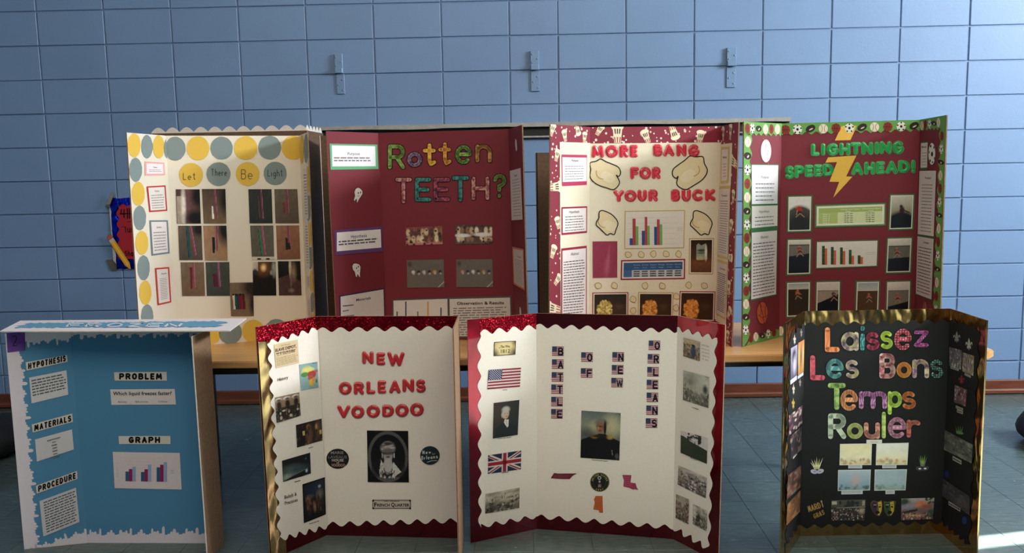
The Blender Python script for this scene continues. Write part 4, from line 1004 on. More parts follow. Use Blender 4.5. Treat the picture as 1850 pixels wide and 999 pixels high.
for j, (a, b_) in enumerate((('13.91 sec', '13.53 sec'), ('14.37 sec', '15.11 sec'), ('13.65 sec', '13.66 sec'), ('15.21 sec', '14.48 sec'), ('14.26 sec', '13.58 sec'))):
    y = .43 + j*.137; sh.text(a, bil(q2, .4, y), bil(q2, .54, y), 2.5, '#20201c', .02, 4); sh.text(b_, bil(q2, .74, y), bil(q2, .88, y), 2.5, '#20201c', .02, 4); sh.text('Day %d' % (j+1), bil(q2, .07, y), bil(q2, .17, y), 2.1, '#dfe2cc', .01, 4)
sh.done()
sh = S(C, 'chart_paper', 4); q = [(1473.6, 435.6), (1586.5, 432.6), (1585, 482), (1473, 486.6)]; sh.poly(q, FG, 0); sh.poly(inset(q, 2.2), '#d3cbc2', 1)
for i, (x, y1, y2) in enumerate(((1484.6, 444.5, 449), (1500.6, 446.4, 452.5), (1517, 447.2, 453.5), (1532.8, 451.4, 462), (1548.8, 461.4, 464.2))): sh.box(x, y1, x+5, 478.6 - i*.4, '#264a30', 2); sh.box(x+5, y2, x+9.4, 478.8 - i*.4, '#bf5c3c', 2)
sh.line([(1564, 456.4), (1581, 456)], .5, '#9a938c', 2); sh.line([(1564, 459.4), (1580, 459)], .5, '#9a938c', 2)
for y in (450, 458, 466): sh.line([(1480, y), (1556, y-2)], .25, '#bdb6ae', 2, False)
sh.done()
sh = S(L, 'backing_card', 2); sh.poly([(1357, 294), (1406, 293.6), (1403, 530), (1355.6, 541)], '#3c6a44'); sh.done()
paper(L, [(1358, 295.8), (1404.6, 295.4), (1403.6, 363), (1358, 364.6)], '#dad6da', None, None, 'Purpose', 5, body=(.14, .44, .88, .96), th=5, tx=(.36, .64), ty=.34, h=.2, bcol='#4a4648', tbold=0)
paper(L, [(1358, 368), (1404, 366), (1403.6, 402.6), (1357.6, 407.4)], '#d8d0cc', None, None, 'Hypothesis', 3, body=(.12, .46, .88, .98), th=4.6, tx=(.28, .68), ty=.32, h=.22, bcol='#4a4648', tbold=0)
paper(L, [(1357.6, 415.6), (1403, 411), (1402, 528), (1356.6, 537.6)], '#d4cbc8', None, None, 'Abstract', 17, body=(.06, .15, .96, .98), th=5, tx=(.35, .66), ty=.1, h=.26, bcol='#443e40')
sh = S(L, 'baseball_cutout', 3); sh.poly(el(1383, 271, 9.4, 20, 30), '#b08a90', 0); sh.poly(el(1383, 271, 8.8, 19.3, 30), '#e0dae2', 1); sh.line(A_(1373.6, 262, 9, 14, -65, 40, 8), .6, '#b06a74', 2, False); sh.line(A_(1393, 281, 8, 18, 120, 220, 8), .6, '#b06a74', 2, False); sh.done()
sh = S(L, 'basketball_cutout', 3); sh.poly(el(1377, 563, 10.4, 21, 30), '#4a1f18', 0); sh.poly(el(1377, 563, 9.8, 20.4, 30), '#b0502f', 1)
for pl in ([(1372, 545), (1377, 563), (1380, 583)], [(1367.6, 566), (1377, 572), (1386.6, 568)], A_(1365, 556, 10, 17, -60, 50, 7), A_(1392, 560, 10, 20, 130, 230, 7)): sh.line(pl, .8, '#3a1a16', 2, False)
sh.done()
paper(R, [(1664, 258.4), (1676.6, 258), (1675.6, 304), (1663.2, 304)], '#d2c8c4', [(1663.6, 256), (1677, 256), (1675.8, 308), (1662.8, 308)], '#3c6a44', 'Materials', 5, body=(.2, .36, .9, .96), th=4, tx=(.15, .85), ty=.2, h=.2)
sh = S(R, 'soccer_ball_cutout', 3); sh.poly(el(1684.6, 279.5, 7, 21, 26), '#2a1a1c', 0); sh.poly(el(1684.6, 279.5, 6.5, 20.3, 26), '#d8cfc8', 1)
for x, y, a, b_ in ((1685, 280, 2.1, 5), (1682.4, 265, 1.6, 3), (1688.6, 268, 1.0, 3), (1689.4, 288, .9, 3), (1681.4, 292, 1.3, 3), (1686, 295, 1.2, 2), (1679.8, 276, .8, 3)): sh.poly(el(x, y, a, b_, 6), '#17171a', 2)
sh.done()
paper(R, [(1661, 309.6), (1692.6, 311), (1688, 430.6), (1658, 425)], '#cfc4c0', None, None, 'Procedure', 15, body=(.18, .2, .85, .97), th=5, tx=(.36, .72), ty=.13, h=.2, bcol='#4a4446')
sh = S(R, 'backing_card', 2); sh.poly([(1657.6, 425), (1689, 431), (1684.4, 546), (1654, 533.6)], '#3c5a3c'); sh.done()
paper(R, [(1657.6, 428.8), (1688, 435.2), (1684, 543.4), (1655, 531.8)], '#c9bebb', None, None, 'Conclusion', 15, body=(.08, .16, .94, .97), th=4, tx=(.38, .72), ty=.1, h=.26, bcol='#443e40')
sh = S(R, 'basketball_cutout', 3); sh.poly(el(1671.6, 560, 3.6, 13, 20), '#a0584c'); sh.line([(1671, 548), (1672.4, 572)], .6, '#3a1a16', 1); sh.done()

# ================================================================== blue freezing board
BL = '#4782a8'; IC = '#d3cfd8'
t, (L, C, R) = board('blue', 'blue trifold board with white icicle edges about which liquid freezes faster', [
    [(10, 604), (127, 597), (158.5, 981), (44.5, 992)], [(127, 597), (377, 597), (403, 982), (158.5, 981)], [(377, 597), (344, 608), (374, 1014), (403, 982)]], BL, 0, edge='white_liner')
def icicles(P, pts, n, lo, hi, seed, closed, name='icicle_border'):
    """jagged drips along a line pts[0]->pts[1]; they reach towards the normal side"""
    r = random.Random(seed); (x0, y0), (x1, y1) = pts; L_ = math.hypot(x1-x0, y1-y0); dx, dy = (x1-x0)/L_, (y1-y0)/L_; nx, ny = dy, -dx
    o = []; t_ = 0; k = 0; cyc = [.25, .75, .5, .62, .3, 1.0, .1, .2, .45, .7, .35, .15]
    while t_ < L_:
        st = L_/n; h = lo + (hi-lo)*cyc[k % len(cyc)]*r.uniform(.85, 1.1); w = st*r.uniform(.7, 1.2); k += 1
        for a, b_ in ((0, h*.82), (.3, h), (.7, h), (.95, h*.85)):
            u = min(t_ + w*a, L_); o.append((x0 + dx*u + nx*b_, y0 + dy*u + ny*b_))
        t_ += w
    sh = S(P, name, 2, cl=True); sh.poly(o + closed, IC, 0); return sh.done()
icicles(L, ((26, 606), (60, 994)), 74, 6, 17, 3, [(30, 1010), (-10, 1010), (-10, 590)])
icicles(L, ((46, 1004), (160, 966)), 24, 4, 16, 4, [(175, 1020), (40, 1030)])
icicles(L, ((129, 603), (46, 612)), 18, 5, 17, 5, [(0, 600), (0, 580), (140, 580)])
icicles(C, ((378, 601), (126, 602)), 44, 1, 12, 6, [(120, 580), (380, 580)])
icicles(C, ((158, 972), (404, 970)), 48, 3, 19, 7, [(420, 1010), (150, 1010)])
LW = [(47.3, 655), (121.6, 641.4), (122.7, 653.5), (49, 670)]
for P, q, s_, tp in ((L, LW, 'HYPOTHESIS', (.04, .96)), (L, [(58, 767), (131, 747), (132.4, 762), (60, 781.6)], 'MATERIALS', (.04, .96)), (L, [(65.2, 877.6), (139.5, 850.7), (140.5, 865), (67, 891.6)], 'PROCEDURE', (.04, .96)),
    (C, [(207, 673), (302, 673), (302.4, 689), (208, 688)], 'PROBLEM', (.09, .91)), (C, [(215, 788), (308.6, 788.4), (309, 803), (216, 802.5)], 'GRAPH', (.19, .8))):
    sh = S(P, 'heading_strip', 3); sh.poly(q, '#cbc9c2', 0); heading(sh, s_, bil(q, tp[0], .88), bil(q, tp[1], .88), 11.6 if P is C else 11.2, 3.2 if P is C else 2.6, '#0d0d0f', 2); sh.done()
paper(L, [(53.6, 682.6), (120.7, 669), (124, 713), (58, 729)], '#c6c8cc', n=6, body=(.05, .08, .97, .76), bcol='#55585e', h=.45)
paper(L, [(64, 794), (130.6, 775.6), (134, 812), (67.4, 834)], '#c6c8cc', n=0)
sh = S(L, 'list_lines', 6)
for i, w in enumerate((24, 7, 10, 8, 9, 8, 19)): sh.lines([(98 + i*.6 - w/2, 791.4 + i*5.3 + w*.14), (98 + i*.6 + w/2, 791.4 + i*5.3 - w*.14), (98 + i*.6 + w/2, 793.4 + i*5.3 - w*.14), (98 + i*.6 - w/2, 793.4 + i*5.3 + w*.14)], 1, '#6a6d72', .9)
sh.done()
paper(L, [(72, 905), (137.7, 881), (144, 942.8), (79, 969)], '#c2c4ca', n=12, body=(.1, .05, .98, .95), bcol='#50535a', h=.42)
sh = S(C, 'paper', 3); q = [(200.1, 703.9), (316.5, 703.9), (318.7, 732), (202.3, 731.8)]; sh.poly(q, '#d2cecb', 0); sh.text('Which liquid freezes faster?', (205.4, 714.5), (311, 714.5), 6.6, '#141416', .018, 2)
for s_, x, w in (('A)Coke', 214, 16), ('B)Root beer', 246, 23), ('C)Water', 287, 17)): sh.text(s_, (x, 728), (x+w, 728), 3.4, '#55555c', 0, 2)
sh.done()
sh = S(C, 'chart_paper', 3); q = [(204.5, 816.6), (325.6, 819), (329, 885), (208, 882)]; sh.poly(q, '#d4cacc', 0)
for i in range(7): sh.line([(219, 828 + i*6), (302, 829.4 + i*6)], .3, '#c2b6b8', 1, False)
for x, y, c, b_ in ((227.7, 852, '#2a5a80', 869.6), (233.9, 847.6, '#8e1f54', 869.8), (240.1, 843.6, '#8aa6c6', 870), (255.7, 853, '#2a5a80', 870), (262, 848, '#8e1f54', 870.2), (268.2, 839.6, '#8aa6c6', 870.4), (284, 844.7, '#2a5a80', 870.6), (290.3, 840, '#8e1f54', 870.8), (296.6, 835.6, '#8aa6c6', 871)): sh.box(x, y, x+6.2, b_, c, 2)
sh.lines([(309, 849), (315, 849.2), (315.4, 857), (309.4, 857)], 3, '#7a6a90', .25, l=2); sh.lines([(211, 842), (214, 842), (215, 862), (212, 862)], 7, '#b9adb0', .4, l=2); sh.done()
sh = S(L, 'sticky_note', 5); sh.poly([(13.4, 602.5), (46, 599), (47, 633), (15, 637.4)], '#64418f', 0); sh.poly([(44.8, 599.2), (46, 599), (47, 633), (45.6, 633.2)], '#4a2f70', 1); hand(sh, '2', 24, 626, 35, 20, 1.3, '#1f1730', 2); sh.done()
hz = [hit_z(*p, .867) for p in ((0, 598), (415, 597), (445, 575), (37, 579))]
H = Panel('header_panel', t, hz, [(37, 579), (445, 575), (415, 597), (0, 598)], IC, 'white_liner', .004, t.location, 'white_liner')
r = random.Random(2)
def jag(p0, p1, n, amp, seed):
    r = random.Random(seed); o = []
    for i in range(n+1):
        a = r.uniform(-amp, amp) if i % 2 else r.uniform(-amp*.4, amp*.4); o.append((p0[0]+(p1[0]-p0[0])*i/n, p0[1]+(p1[1]-p0[1])*i/n + a))
    return o
sh = S(H, 'blue_field', 2); sh.poly(jag((26, 592.6), (388, 591), 90, 1.3, 1) + [(404, 588), (392, 586.5), (412, 583.6), (408, 581.6)] + jag((396, 580.4), (52, 584), 86, 1.1, 2) + [(44, 585.5), (50, 587), (30, 589), (36, 590.5)], '#5f95b8', 0); sh.done()
for ch, x in zip('FROZEN', (112, 156, 203, 250, 255+34, 326)):
    pass
xs = (118, 152, 190, 226, 262, 296)
for ch, x in zip('FROZEN', xs):
    sh = S(H, 'letter', 4)
    for pl in strokes(ch, (0, 0, 26, 10), 2.2):
        q = [(x + a*1.0 + (10 - b_)*.9, 592.2 - (10 - b_)*.78) for a, b_ in pl]
        for i in range(len(q)-1):
            (xa, ya), (xb, yb) = q[i], q[i+1]; d = math.hypot(xb-xa, (yb-ya)*2.6) or 1
            nx, ny = -(yb-ya)*2.6/d*2.4, (xb-xa)/d*.9
            sh.poly([(xa+nx, ya+ny), (xb+nx, yb+ny), (xb-nx, yb-ny), (xa-nx, ya-ny)], '#c3d4e4', 0)
    sh.done()
# ================================================================== New Orleans voodoo board
WH = '#ece5da'
t, (L, C, R) = board('voodoo', 'white trifold board with red balloon letters and a portrait in an oval frame', [
    [(461, 591), (572, 573), (589.5, 967), (488.5, 1012)], [(572, 573), (827, 571), (836, 973), (589.5, 967)], [(827, 571), (817, 594), (828, 1031), (836, 973)]], ['red_foil', 'red_foil', 'red_foil'], 0)
sh = S(L, 'glitter_strip', 1, cl=True); sh.poly([(455, 585), (575, 565), (576, 640), (455, 640)], 'red_glitter'); sh.done()
sh = S(C, 'glitter_strip', 1, cl=True); sh.poly([(570, 560), (840, 560), (840, 610), (570, 612)], 'red_glitter'); sh.done()
r = random.Random(5)
inner = [(482 + 4*math.sin(i*.8) + i*.62, 632 + i*10.5) for i in range(0, 36)]
def gold_strip():
    """crumpled gold foil along the outer edge of the left wing, standing off the board in places"""
    sh = S(L, 'gold_foil_strip', 3); n = 38; px = []; ws = []
    for i in range(n+1):
        y = 618 + i*10.4; x0 = 462.5 + (y - 591)*.0645
        for j in range(6):
            s_ = j/5; px.append((x0 + s_*(30 - i*.05), y)); ws.append(.001 + abs(.005*math.sin(i*.55 + s_*2.4) * math.sin(s_*3.14159)))
    uv = sh.p.uv(px); fs = [(a*6+j+6, a*6+j+7, a*6+j+1, a*6+j) for a in range(n) for j in range(5)]
    sh.raw(uv, fs, 'gold_smooth', ws); return sh.done()
gs = gold_strip()
for p in gs.data.polygons: p.use_smooth = True
sh = S(L, 'scalloped_sheet', 13, cl=True)
sh.poly(wavy((503, 978), (483, 622), 13, 3.4, .5) + wavy((484, 619), (577, 594), 5, 4.2, .2) + [(600, 590), (600, 948)] + wavy((592, 950), (504, 974), 5, 4.2, 0), WH); sh.done()
sh = S(C, 'scalloped_sheet', 3, cl=True)
sh.poly([(560, 944)] + [(560, 598)] + wavy((572, 597), (826, 592.5), 8, 4.2, .1) + [(845, 592), (845, 940)] + wavy((832, 940), (589, 947), 8, 4.6, .4), WH); sh.done()
RD, PK = '#c42a34', '#dca89e'
for w, its in (('NEW', ((655.2, 635, 675.4, 657.4), (681, 637, 696.4, 659.2), (700.4, 636, 731.2, 661))),
    ('ORLEANS', ((613, 690, 636, 712.6), (640, 690, 658, 712.4), (662.8, 688.4, 678.4, 711.2), (683, 687.4, 698, 710.2), (703.6, 687, 724, 710), (727.4, 684.2, 748.4, 707.4), (751.6, 685, 769.4, 708.6))),
    ('VOODOO', ((610, 732, 633.4, 755), (635.4, 732.6, 658.4, 755.4), (662.8, 731.4, 686.6, 754), (691, 731, 712, 752.4), (714.8, 729.4, 738.4, 752.4), (741.2, 727.4, 765.4, 751)))):
    for ch, bb in zip(w, its): letter(C, ch, bb, 8.2, RD, PK, 1.5, puffy=.0045, layer=5)
LY = 15
im = Im(46, 44, '#d9c29c'); im.n(.06, 6, 1)
def depot(sh):
    q = [(491.6, 623), (535.6, 614.6), (538, 657.4), (495.6, 667)]
    U = (0, -1)
    sh.text('NEW ORLEANS', bil(q, .28, .14), bil(q, .68, .14), 2.2, '#8a755c', .0, 4); sh.text('SLAVE DEPOT,', bil(q, .02, .32), bil(q, .93, .32), 5.4, '#4a3a2c', .03, 4)
    sh.text('C. F. HATCHER', bil(q, .08, .5), bil(q, .86, .5), 3.6, '#5c4a3a', .02, 4); sh.lines(sub(q, .05, .36, .95, .42), 1, '#7c6850', .7, l=4); sh.lines(sub(q, .04, .58, .97, .93), 6, '#a08a68', .34, l=4)
photo(L, [(491.6, 623), (535.6, 614.6), (538, 657.4), (495.6, 667)], im, layer=LY, name='printed_poster', extra=depot, rough='print')
im = Im(34, 50, '#8cabab'); im.e(.42, .3, .32, .2, '#c9c67c', .1); im.e(.25, .42, .2, .09, '#4f8a4e', .1); im.e(.42, .42, .2, .06, '#5a8f50', .2); im.e(.66, .45, .24, .15, '#b04a48', .1); im.e(.6, .58, .17, .1, '#b85a50', .1); im.e(.92, .35, .1, .05, '#c05a50', .1); im.e(.62, .76, .14, .14, '#d9b048', .1); im.e(.75, .66, .1, .08, '#cf9a4a', .1); im.e(.9, .74, .04, .08, '#4a6a4a', .2); im.e(.5, .25, .3, .08, '#e0da7a', .2); im.r(.7, .02, .98, .07, '#5a86a8')
photo(L, [(538.6, 661), (571.6, 656), (573.4, 703), (541.6, 708.6)], im.n(.06, 12, 3), layer=LY, name='printed_map')
sh = S(L, 'caption', LY); sh.text('History', (498.6, 691.4), (518, 686.6), 6, '#26242a', .008); sh.done()
sh = S(L, 'caption', LY); sh.text('Beliefs &', (511.2, 903.4), (533.4, 896.8), 6.4, '#26242a', .008); sh.text('Practices', (512, 913.8), (534.8, 907), 6.2, '#26242a', .008); sh.done()
im = Im(46, 48, '#8a7458'); im.r(0, .45, 1, 1, '#3a302a')
for x in (.15, .5, .85):
    im.e(x, .35, .09, .16, '#241a18', .3); im.e(x - .02, .12, .14, .07, '#d8d0c4', .3); im.e(x, .15, .1, .05, '#5a4a40', .4); im.e(x, .72, .16, .26, '#241e1c', .4); im.e(x + .04, .68, .035, .05, '#cfc8bc', .3)
im.crowd(0, .5, 1, 1, 40, .03, .06, ('#15100f', '#5a4c40', '#8a7a66'), 4, .4); im.e(.33, .6, .07, .03, '#d8d0c4', .4); im.e(.2, .86, .05, .07, '#c8c0b4', .3); im.e(.6, .86, .05, .06, '#c8c0b4', .3)
photo(L, [(493.6, 721), (538, 711.6), (541, 754), (496.6, 767)], im.n(.3, 14, 4), layer=LY)
im = Im(46, 40, '#1c1714'); im.e(.5, .6, .12, .4, '#6a4a3a', .6); im.e(.47, .2, .06, .08, '#8a6a50', .5); im.e(.85, .4, .1, .4, '#5c4630', .6); im.e(.78, .3, .04, .12, '#b09060', .5); im.r(.24, .35, .32, .55, '#c8b070'); im.r(.9, .5, .97, .7, '#c0a868'); im.crowd(0, 0, 1, 1, 40, .03, .08, ('#100c0a', '#4a3a2c', '#241c18', '#7a5a40'), 2, .5)
photo(L, [(532, 771), (578.6, 759.4), (580.3, 798.4), (534, 811.6)], im.n(.35, 14, 6), layer=LY)
im = Im(52, 38, '#10181e'); im.e(.3, .75, .35, .3, '#5c6c66', .8); im.e(.15, .85, .15, .14, '#8a948a', .7); im.e(.55, .6, .3, .1, '#2c4450', .9); im.p([(0, .98), (.35, .86), (1, .7), (1, 1), (0, 1)], '#14191a'); im.l(.05, .92, .95, .68, .008, '#6a7c80'); im.e(.85, .8, .035, .07, '#b8ccd8', .5); im.e(.84, .22, .03, .05, '#44606c', .5)
photo(L, [(506.6, 835), (557.6, 820.4), (559, 857.6), (508.6, 873)], im.n(.25, 14, 7), layer=LY)
im = Im(42, 68, '#15161c'); im.e(.6, .2, .5, .16, '#1c2a44', .8); im.e(.77, .17, .06, .035, '#9ab4d0', .6); im.e(.77, .4, .14, .12, '#6a625e', .7); im.e(.2, .42, .1, .08, '#7a6a60', .7); im.e(.35, .38, .12, .05, '#4c4644', .6); im.crowd(.1, .45, .9, .85, 34, .04, .07, ('#5a2c24', '#3a2a24', '#1c1614', '#6a4a3a', '#2a2020'), 9, .5); im.e(.52, .7, .06, .12, '#8a6a58', .5)
photo(L, [(543.6, 877), (584, 864), (585.4, 929.6), (546, 945.6)], im.n(.3, 16, 8), border='#0c0c0e', bw=2, layer=LY)
sh = S(L, 'caption', LY)
for q in ([(555, 811.4), (563.4, 809), (563.4, 810.6), (555, 813)], [(529.4, 871.8), (540.4, 868.6), (540.4, 870.4), (529.4, 873.6)], [(555.6, 945.6), (575, 939.4), (575, 940.8), (555.6, 947)]): sh.lines(q, 1, '#3a3638', .9, l=1)
sh.done()
im = Im(74, 92, '#0e0d0e')
for k in range(200):
    a = k*2*math.pi/200; im.e(.5 + .455*math.cos(a), .505 + .465*math.sin(a), .03, .026, '#4c4a49' if k % 3 else '#6e6b68', .5)
im.e(.5, .505, .41, .425, '#101012', .02); im.p([(.1, .62), (.42, .5), (.6, .5), (.92, .64), (.9, .9), (.1, .9)], '#1a1a1c', .7)
im.e(.5, .34, .175, .11, '#858280', .2); im.e(.5, .28, .12, .07, '#a8a5a2', .3); im.l(.36, .3, .64, .24, .02, '#5a5756'); im.l(.35, .36, .66, .33, .015, '#c8c5c2'); im.e(.5, .25, .1, .03, '#3a3838', .4)
im.e(.5, .46, .12, .13, '#9a9795', .12); im.r(.4, .5, .6, .62, '#a3a09e'); im.l(.38, .44, .63, .43, .028, '#1c1a1b'); im.e(.5, .51, .05, .015, '#3a3738', .3); im.e(.5, .43, .13, .04, '#4a4747', .4); im.e(.5, .38, .13, .04, '#6a6766', .4); im.l(.36, .44, .36, .52, .012, '#d8d5d2'); im.l(.65, .44, .65, .52, .012, '#d8d5d2')
im.e(.5, .68, .11, .13, '#b8b5b2', .15); im.p([(.4, .62), (.28, .76), (.3, .9), (.42, .92), (.4, .74)], '#bdbab6'); im.p([(.62, .6), (.82, .8), (.6, .92), (.6, .74)], '#cfccc8'); im.p([(.33, .56), (.3, .72), (.38, .64)], '#d0cdc9')
for k in range(22):
    a = math.pi*(.05 + .9*k/21); im.e(.5 + .1*math.cos(a), .72 + .13*math.sin(a), .014, .011, '#141214' if k % 2 else '#8a8785', .3); im.e(.5 + .15*math.cos(a), .76 + .12*math.sin(a), .012, .01, '#242224', .3)
im.crowd(.32, .82, .68, .92, 40, .022, .02, ('#1a1819', '#8a8785', '#4a4848', '#c8c5c2'), 4, .3)
photo(C, [(663.2, 777), (737.6, 777.6), (738.6, 870.6), (664.4, 870.2)], im.n(.12, 20, 9), layer=5, name='portrait_print')
sh = S(C, 'round_badge', 5); sh.poly(el(610.3, 828.2, 20.2, 18.2, 36), '#1c1e22', 0)
for s_, x0, x1, y, h, c in (('MARIE', 598, 621, 819.5, 5, '#8a8484'), ('LAVEAUS', 593.4, 627, 827.4, 5, '#77716f'), ('HOUSE', 600, 621, 833, 4.6, '#c8c0b8'), ('of', 608, 613, 836.4, 2.6, '#c8c0b8'), ('VOODOO', 599, 624, 842, 4.8, '#c9a088')): sh.text(s_, (x0, y), (x1, y), h, c, .02)
sh.done()
sh = S(C, 'round_badge', 5); sh.poly(el(776.8, 822, 18.4, 17.6, 36), '#cfc8bc', 0); sh.poly(el(776.8, 822, 17.6, 16.8, 36), '#1c2e33', 1)
hand(sh, 'New', 763, 820, 780, 7.5, 1.3, '#cfd4d2', 3, -.1); hand(sh, 'Orleans', 761, 830.4, 792.4, 8, 1.3, '#cfd4d2', 3, -.12); sh.line([(772, 834), (780, 831.4), (789, 831)], .9, '#cfd4d2', 3); sh.text('for', (780.6, 821), (787, 820), 4, '#8aa0a0', 0, 3); sh.done()
sh = S(C, 'street_sign_print', 5); q = [(672.6, 902.4), (742, 902.4), (742, 918.6), (672.6, 918.6)]; sh.poly(q, '#2a2628', 0); sh.poly(inset(q, 1), '#cfc4b6', 1); sh.poly(inset(q, 1.7), '#3a3436', 2); sh.poly(inset(q, 2.1), '#cfc4b6', 3)
for x, y in ((674, 903.6), (740.6, 903.6), (674, 917.4), (740.6, 917.4)): sh.poly(el(x, y, 1.9, 1.9, 10), '#2a2628', 4)
sh.text('NEW ORLEANS', (693, 905.6), (721, 905.6), 2.2, '#3a3436', .02, 4); sh.text('F', (675.8, 914.4), (680.6, 914.4), 7.4, '#1c1a1c', .03, 4); sh.text('RENCH', (681.2, 914.2), (704, 914.2), 5.2, '#1c1a1c', .03, 4); sh.text('Q', (706.4, 914.4), (712.8, 914.4), 7.2, '#1c1a1c', .03, 4); sh.text('UARTER', (713.4, 914.2), (739.4, 914.2), 5.2, '#1c1a1c', .03, 4); sh.done()

# ================================================================== Battle of New Orleans board
t, (L, C, R) = board('battle', 'widest white trifold board in a red foil frame, lettered on small flag cards', [
    [(846, 580), (967.5, 566), (971.5, 956), (849, 981)], [(967.5, 566), (1223, 570), (1217, 974.6), (971.5, 956)], [(1223, 570), (1311, 586.6), (1296.4, 1016), (1217, 974.6)]], 'red_foil', 0)
sh = S(L, 'glitter_strip', 1, cl=True); sh.poly([(868, 570), (980, 560), (980, 606), (868, 616)], 'red_glitter'); sh.done()
for P, pts in ((L, wavy((866, 952), (866, 604), 10, 3.2, .1) + wavy((868, 601), (972, 589), 4, 4.4, .2) + [(990, 590), (990, 930)] + wavy((976, 931), (868, 949), 4, 4.2, 0)),
    (C, [(955, 932), (955, 589)] + wavy((967, 588.6), (1225, 597.5), 9, 3.9, .25) + [(1240, 598), (1240, 954)] + wavy((1224, 954), (970, 933), 8, 4.2, .3)),
    (R, [(1205, 950), (1205, 592)] + wavy((1219, 594), (1292, 611), 4, 4.2, .2) + wavy((1295, 611), (1281, 985), 10, 2.6, .3) + wavy((1279, 991), (1212, 951), 4, 4.6, .1))):
    sh = S(P, 'scalloped_sheet', 3, cl=True); sh.poly(pts, WH); sh.done()
def stripes(sh, q, n, c1='#8e2434', c2='#d6ccc8', l=1):
    sh.poly(q, c2, l)
    for i in range(0, n, 2): sh.poly(sub(q, 0, i/n, 1, (i+1)/n), c1, l+1)
im = Im(38, 24, '#b59a5c'); im.e(.5, .5, .5, .5, '#d8c48c', .35); im.e(.02, .9, .15, .3, '#4a3a20', .8); im.e(.98, .9, .2, .4, '#4a3a20', .8); im.e(.98, .1, .12, .2, '#5a4a2c', .8); im.r(0, 0, 1, .05, '#2c2418'); im.r(0, .95, 1, 1, '#2c2418'); im.r(0, 0, .03, 1, '#2c2418'); im.r(.97, 0, 1, 1, '#2c2418')
q = [(892.5, 617), (931, 614), (930, 638), (891.6, 641.4)]
photo(L, q, im, layer=5, name='plaque_print', extra=lambda sh: (sh.text('The War', (903, 627), (921, 625.6), 4.6, '#4a3620', .0, 4), sh.text('1812', (904, 636), (920, 634.6), 6.6, '#4a3620', .0, 4), sh.text('of', (900.6, 628), (903, 627.6), 2.4, '#4a3620', 0, 4)))
sh = S(L, 'us_flag_print', 5); q = [(882.5, 665.7), (940.2, 660.9), (938.4, 694.4), (880.1, 699.9)]; stripes(sh, q, 13); cq = sub(q, 0, 0, .42, .54); sh.poly(cq, '#2c3358', 3)
for j in range(9):
    for i in range(6 - j % 2): 
        x, y = bil(cq, (.09 if j % 2 == 0 else .17) + i*.165, .09 + j*.103); sh.poly(el(x, y, .95, .95, 5), '#c8c4cc', 4)
sh.done()
sh = S(L, 'uk_flag_print', 5); q = [(881.2, 818.2), (941.3, 809.4), (940.7, 844), (880.3, 852.4)]; sh.poly(q, '#262c48', 0)
def band(a, b_, w, c, l):
    (x0, y0), (x1, y1) = a, b_; d = math.hypot((x1-x0)*1.7, y1-y0); nx, ny = -(y1-y0)/d*w/1.7, (x1-x0)*1.7/d*w
    sh.poly([bil(q, *p) for p in ((x0+nx, y0+ny), (x1+nx, y1+ny), (x1-nx, y1-ny), (x0-nx, y0-ny))], c, l)
for a, b_ in (((.03, .05), (.97, .95)), ((.03, .95), (.97, .05))): band(a, b_, .09, '#d4ccc8', 1)
for a, b_ in (((0.02, .08), (.97, .97)), ((.03, .97), (.98, .03))): band(a, b_, .032, '#9a2434', 2)
sh.poly(sub(q, .41, 0, .59, 1), '#d4ccc8', 3); sh.poly(sub(q, 0, .34, 1, .66), '#d4ccc8', 3); sh.poly(sub(q, .45, 0, .55, 1), '#9a2434', 4); sh.poly(sub(q, 0, .41, 1, .59), '#9a2434', 4); sh.done()
im = Im(46, 70, '#1c1410'); im.e(.1, .25, .4, .35, '#3a2418', .9); im.e(.48, .35, .13, .14, '#c8a890', .15); im.e(.48, .23, .15, .09, '#b8b2a8', .3); im.e(.36, .36, .05, .08, '#b8b0a4', .4); im.e(.52, .42, .05, .012, '#8a5040', .4); im.e(.45, .34, .02, .01, '#2a1a14', .3); im.e(.55, .34, .02, .01, '#2a1a14', .3)
im.p([(.05, 1), (.12, .72), (.4, .55), (.62, .6), (.95, .74), (1, 1)], '#0a090a'); im.p([(.45, .5), (.6, .52), (.62, .7), (.55, .74), (.42, .58)], '#d8d2c8'); im.l(.5, .54, .56, .68, .02, '#a8a298')
photo(L, [(891.5, 724), (937.5, 718), (934.7, 781), (889.5, 787.8)], im.n(.12, 16, 2), layer=5, name='portrait_print')
def engraving(w, h, seed, sky=.35, dark='#2a2620', mid='#8f8878', lt='#c9c2b0', red=None):
    im = Im(w, h, mid); im.g([(0, lt), (sky, '#a8a292'), (1, '#5c564a')]); r = random.Random(seed)
    im.crowd(0, 0, 1, sky, 14, .15, .08, (lt, '#8c8678', '#b5ae9e'), seed, .9); im.crowd(0, sky, 1, 1, 130, .035, .05, (dark, mid, '#4c463c', lt, '#6a6458') + ((red,) if red else ()), seed, .4)
    for k in range(7): x = r.random(); im.l(x, sky*.4 + r.random()*.2, x + r.uniform(-.05, .05), sky + .1, .008, '#4a463c')
    return im.n(.3, 16, seed)
im = engraving(62, 38, 5); im.e(.5, .45, .22, .12, '#b8b2a0', .7, op=.7); im.e(.1, .8, .3, .2, '#1c1a18', .9, op=.8); photo(L, [(876, 889), (938.7, 877), (938, 915.6), (875.2, 925.6)], im, layer=5)
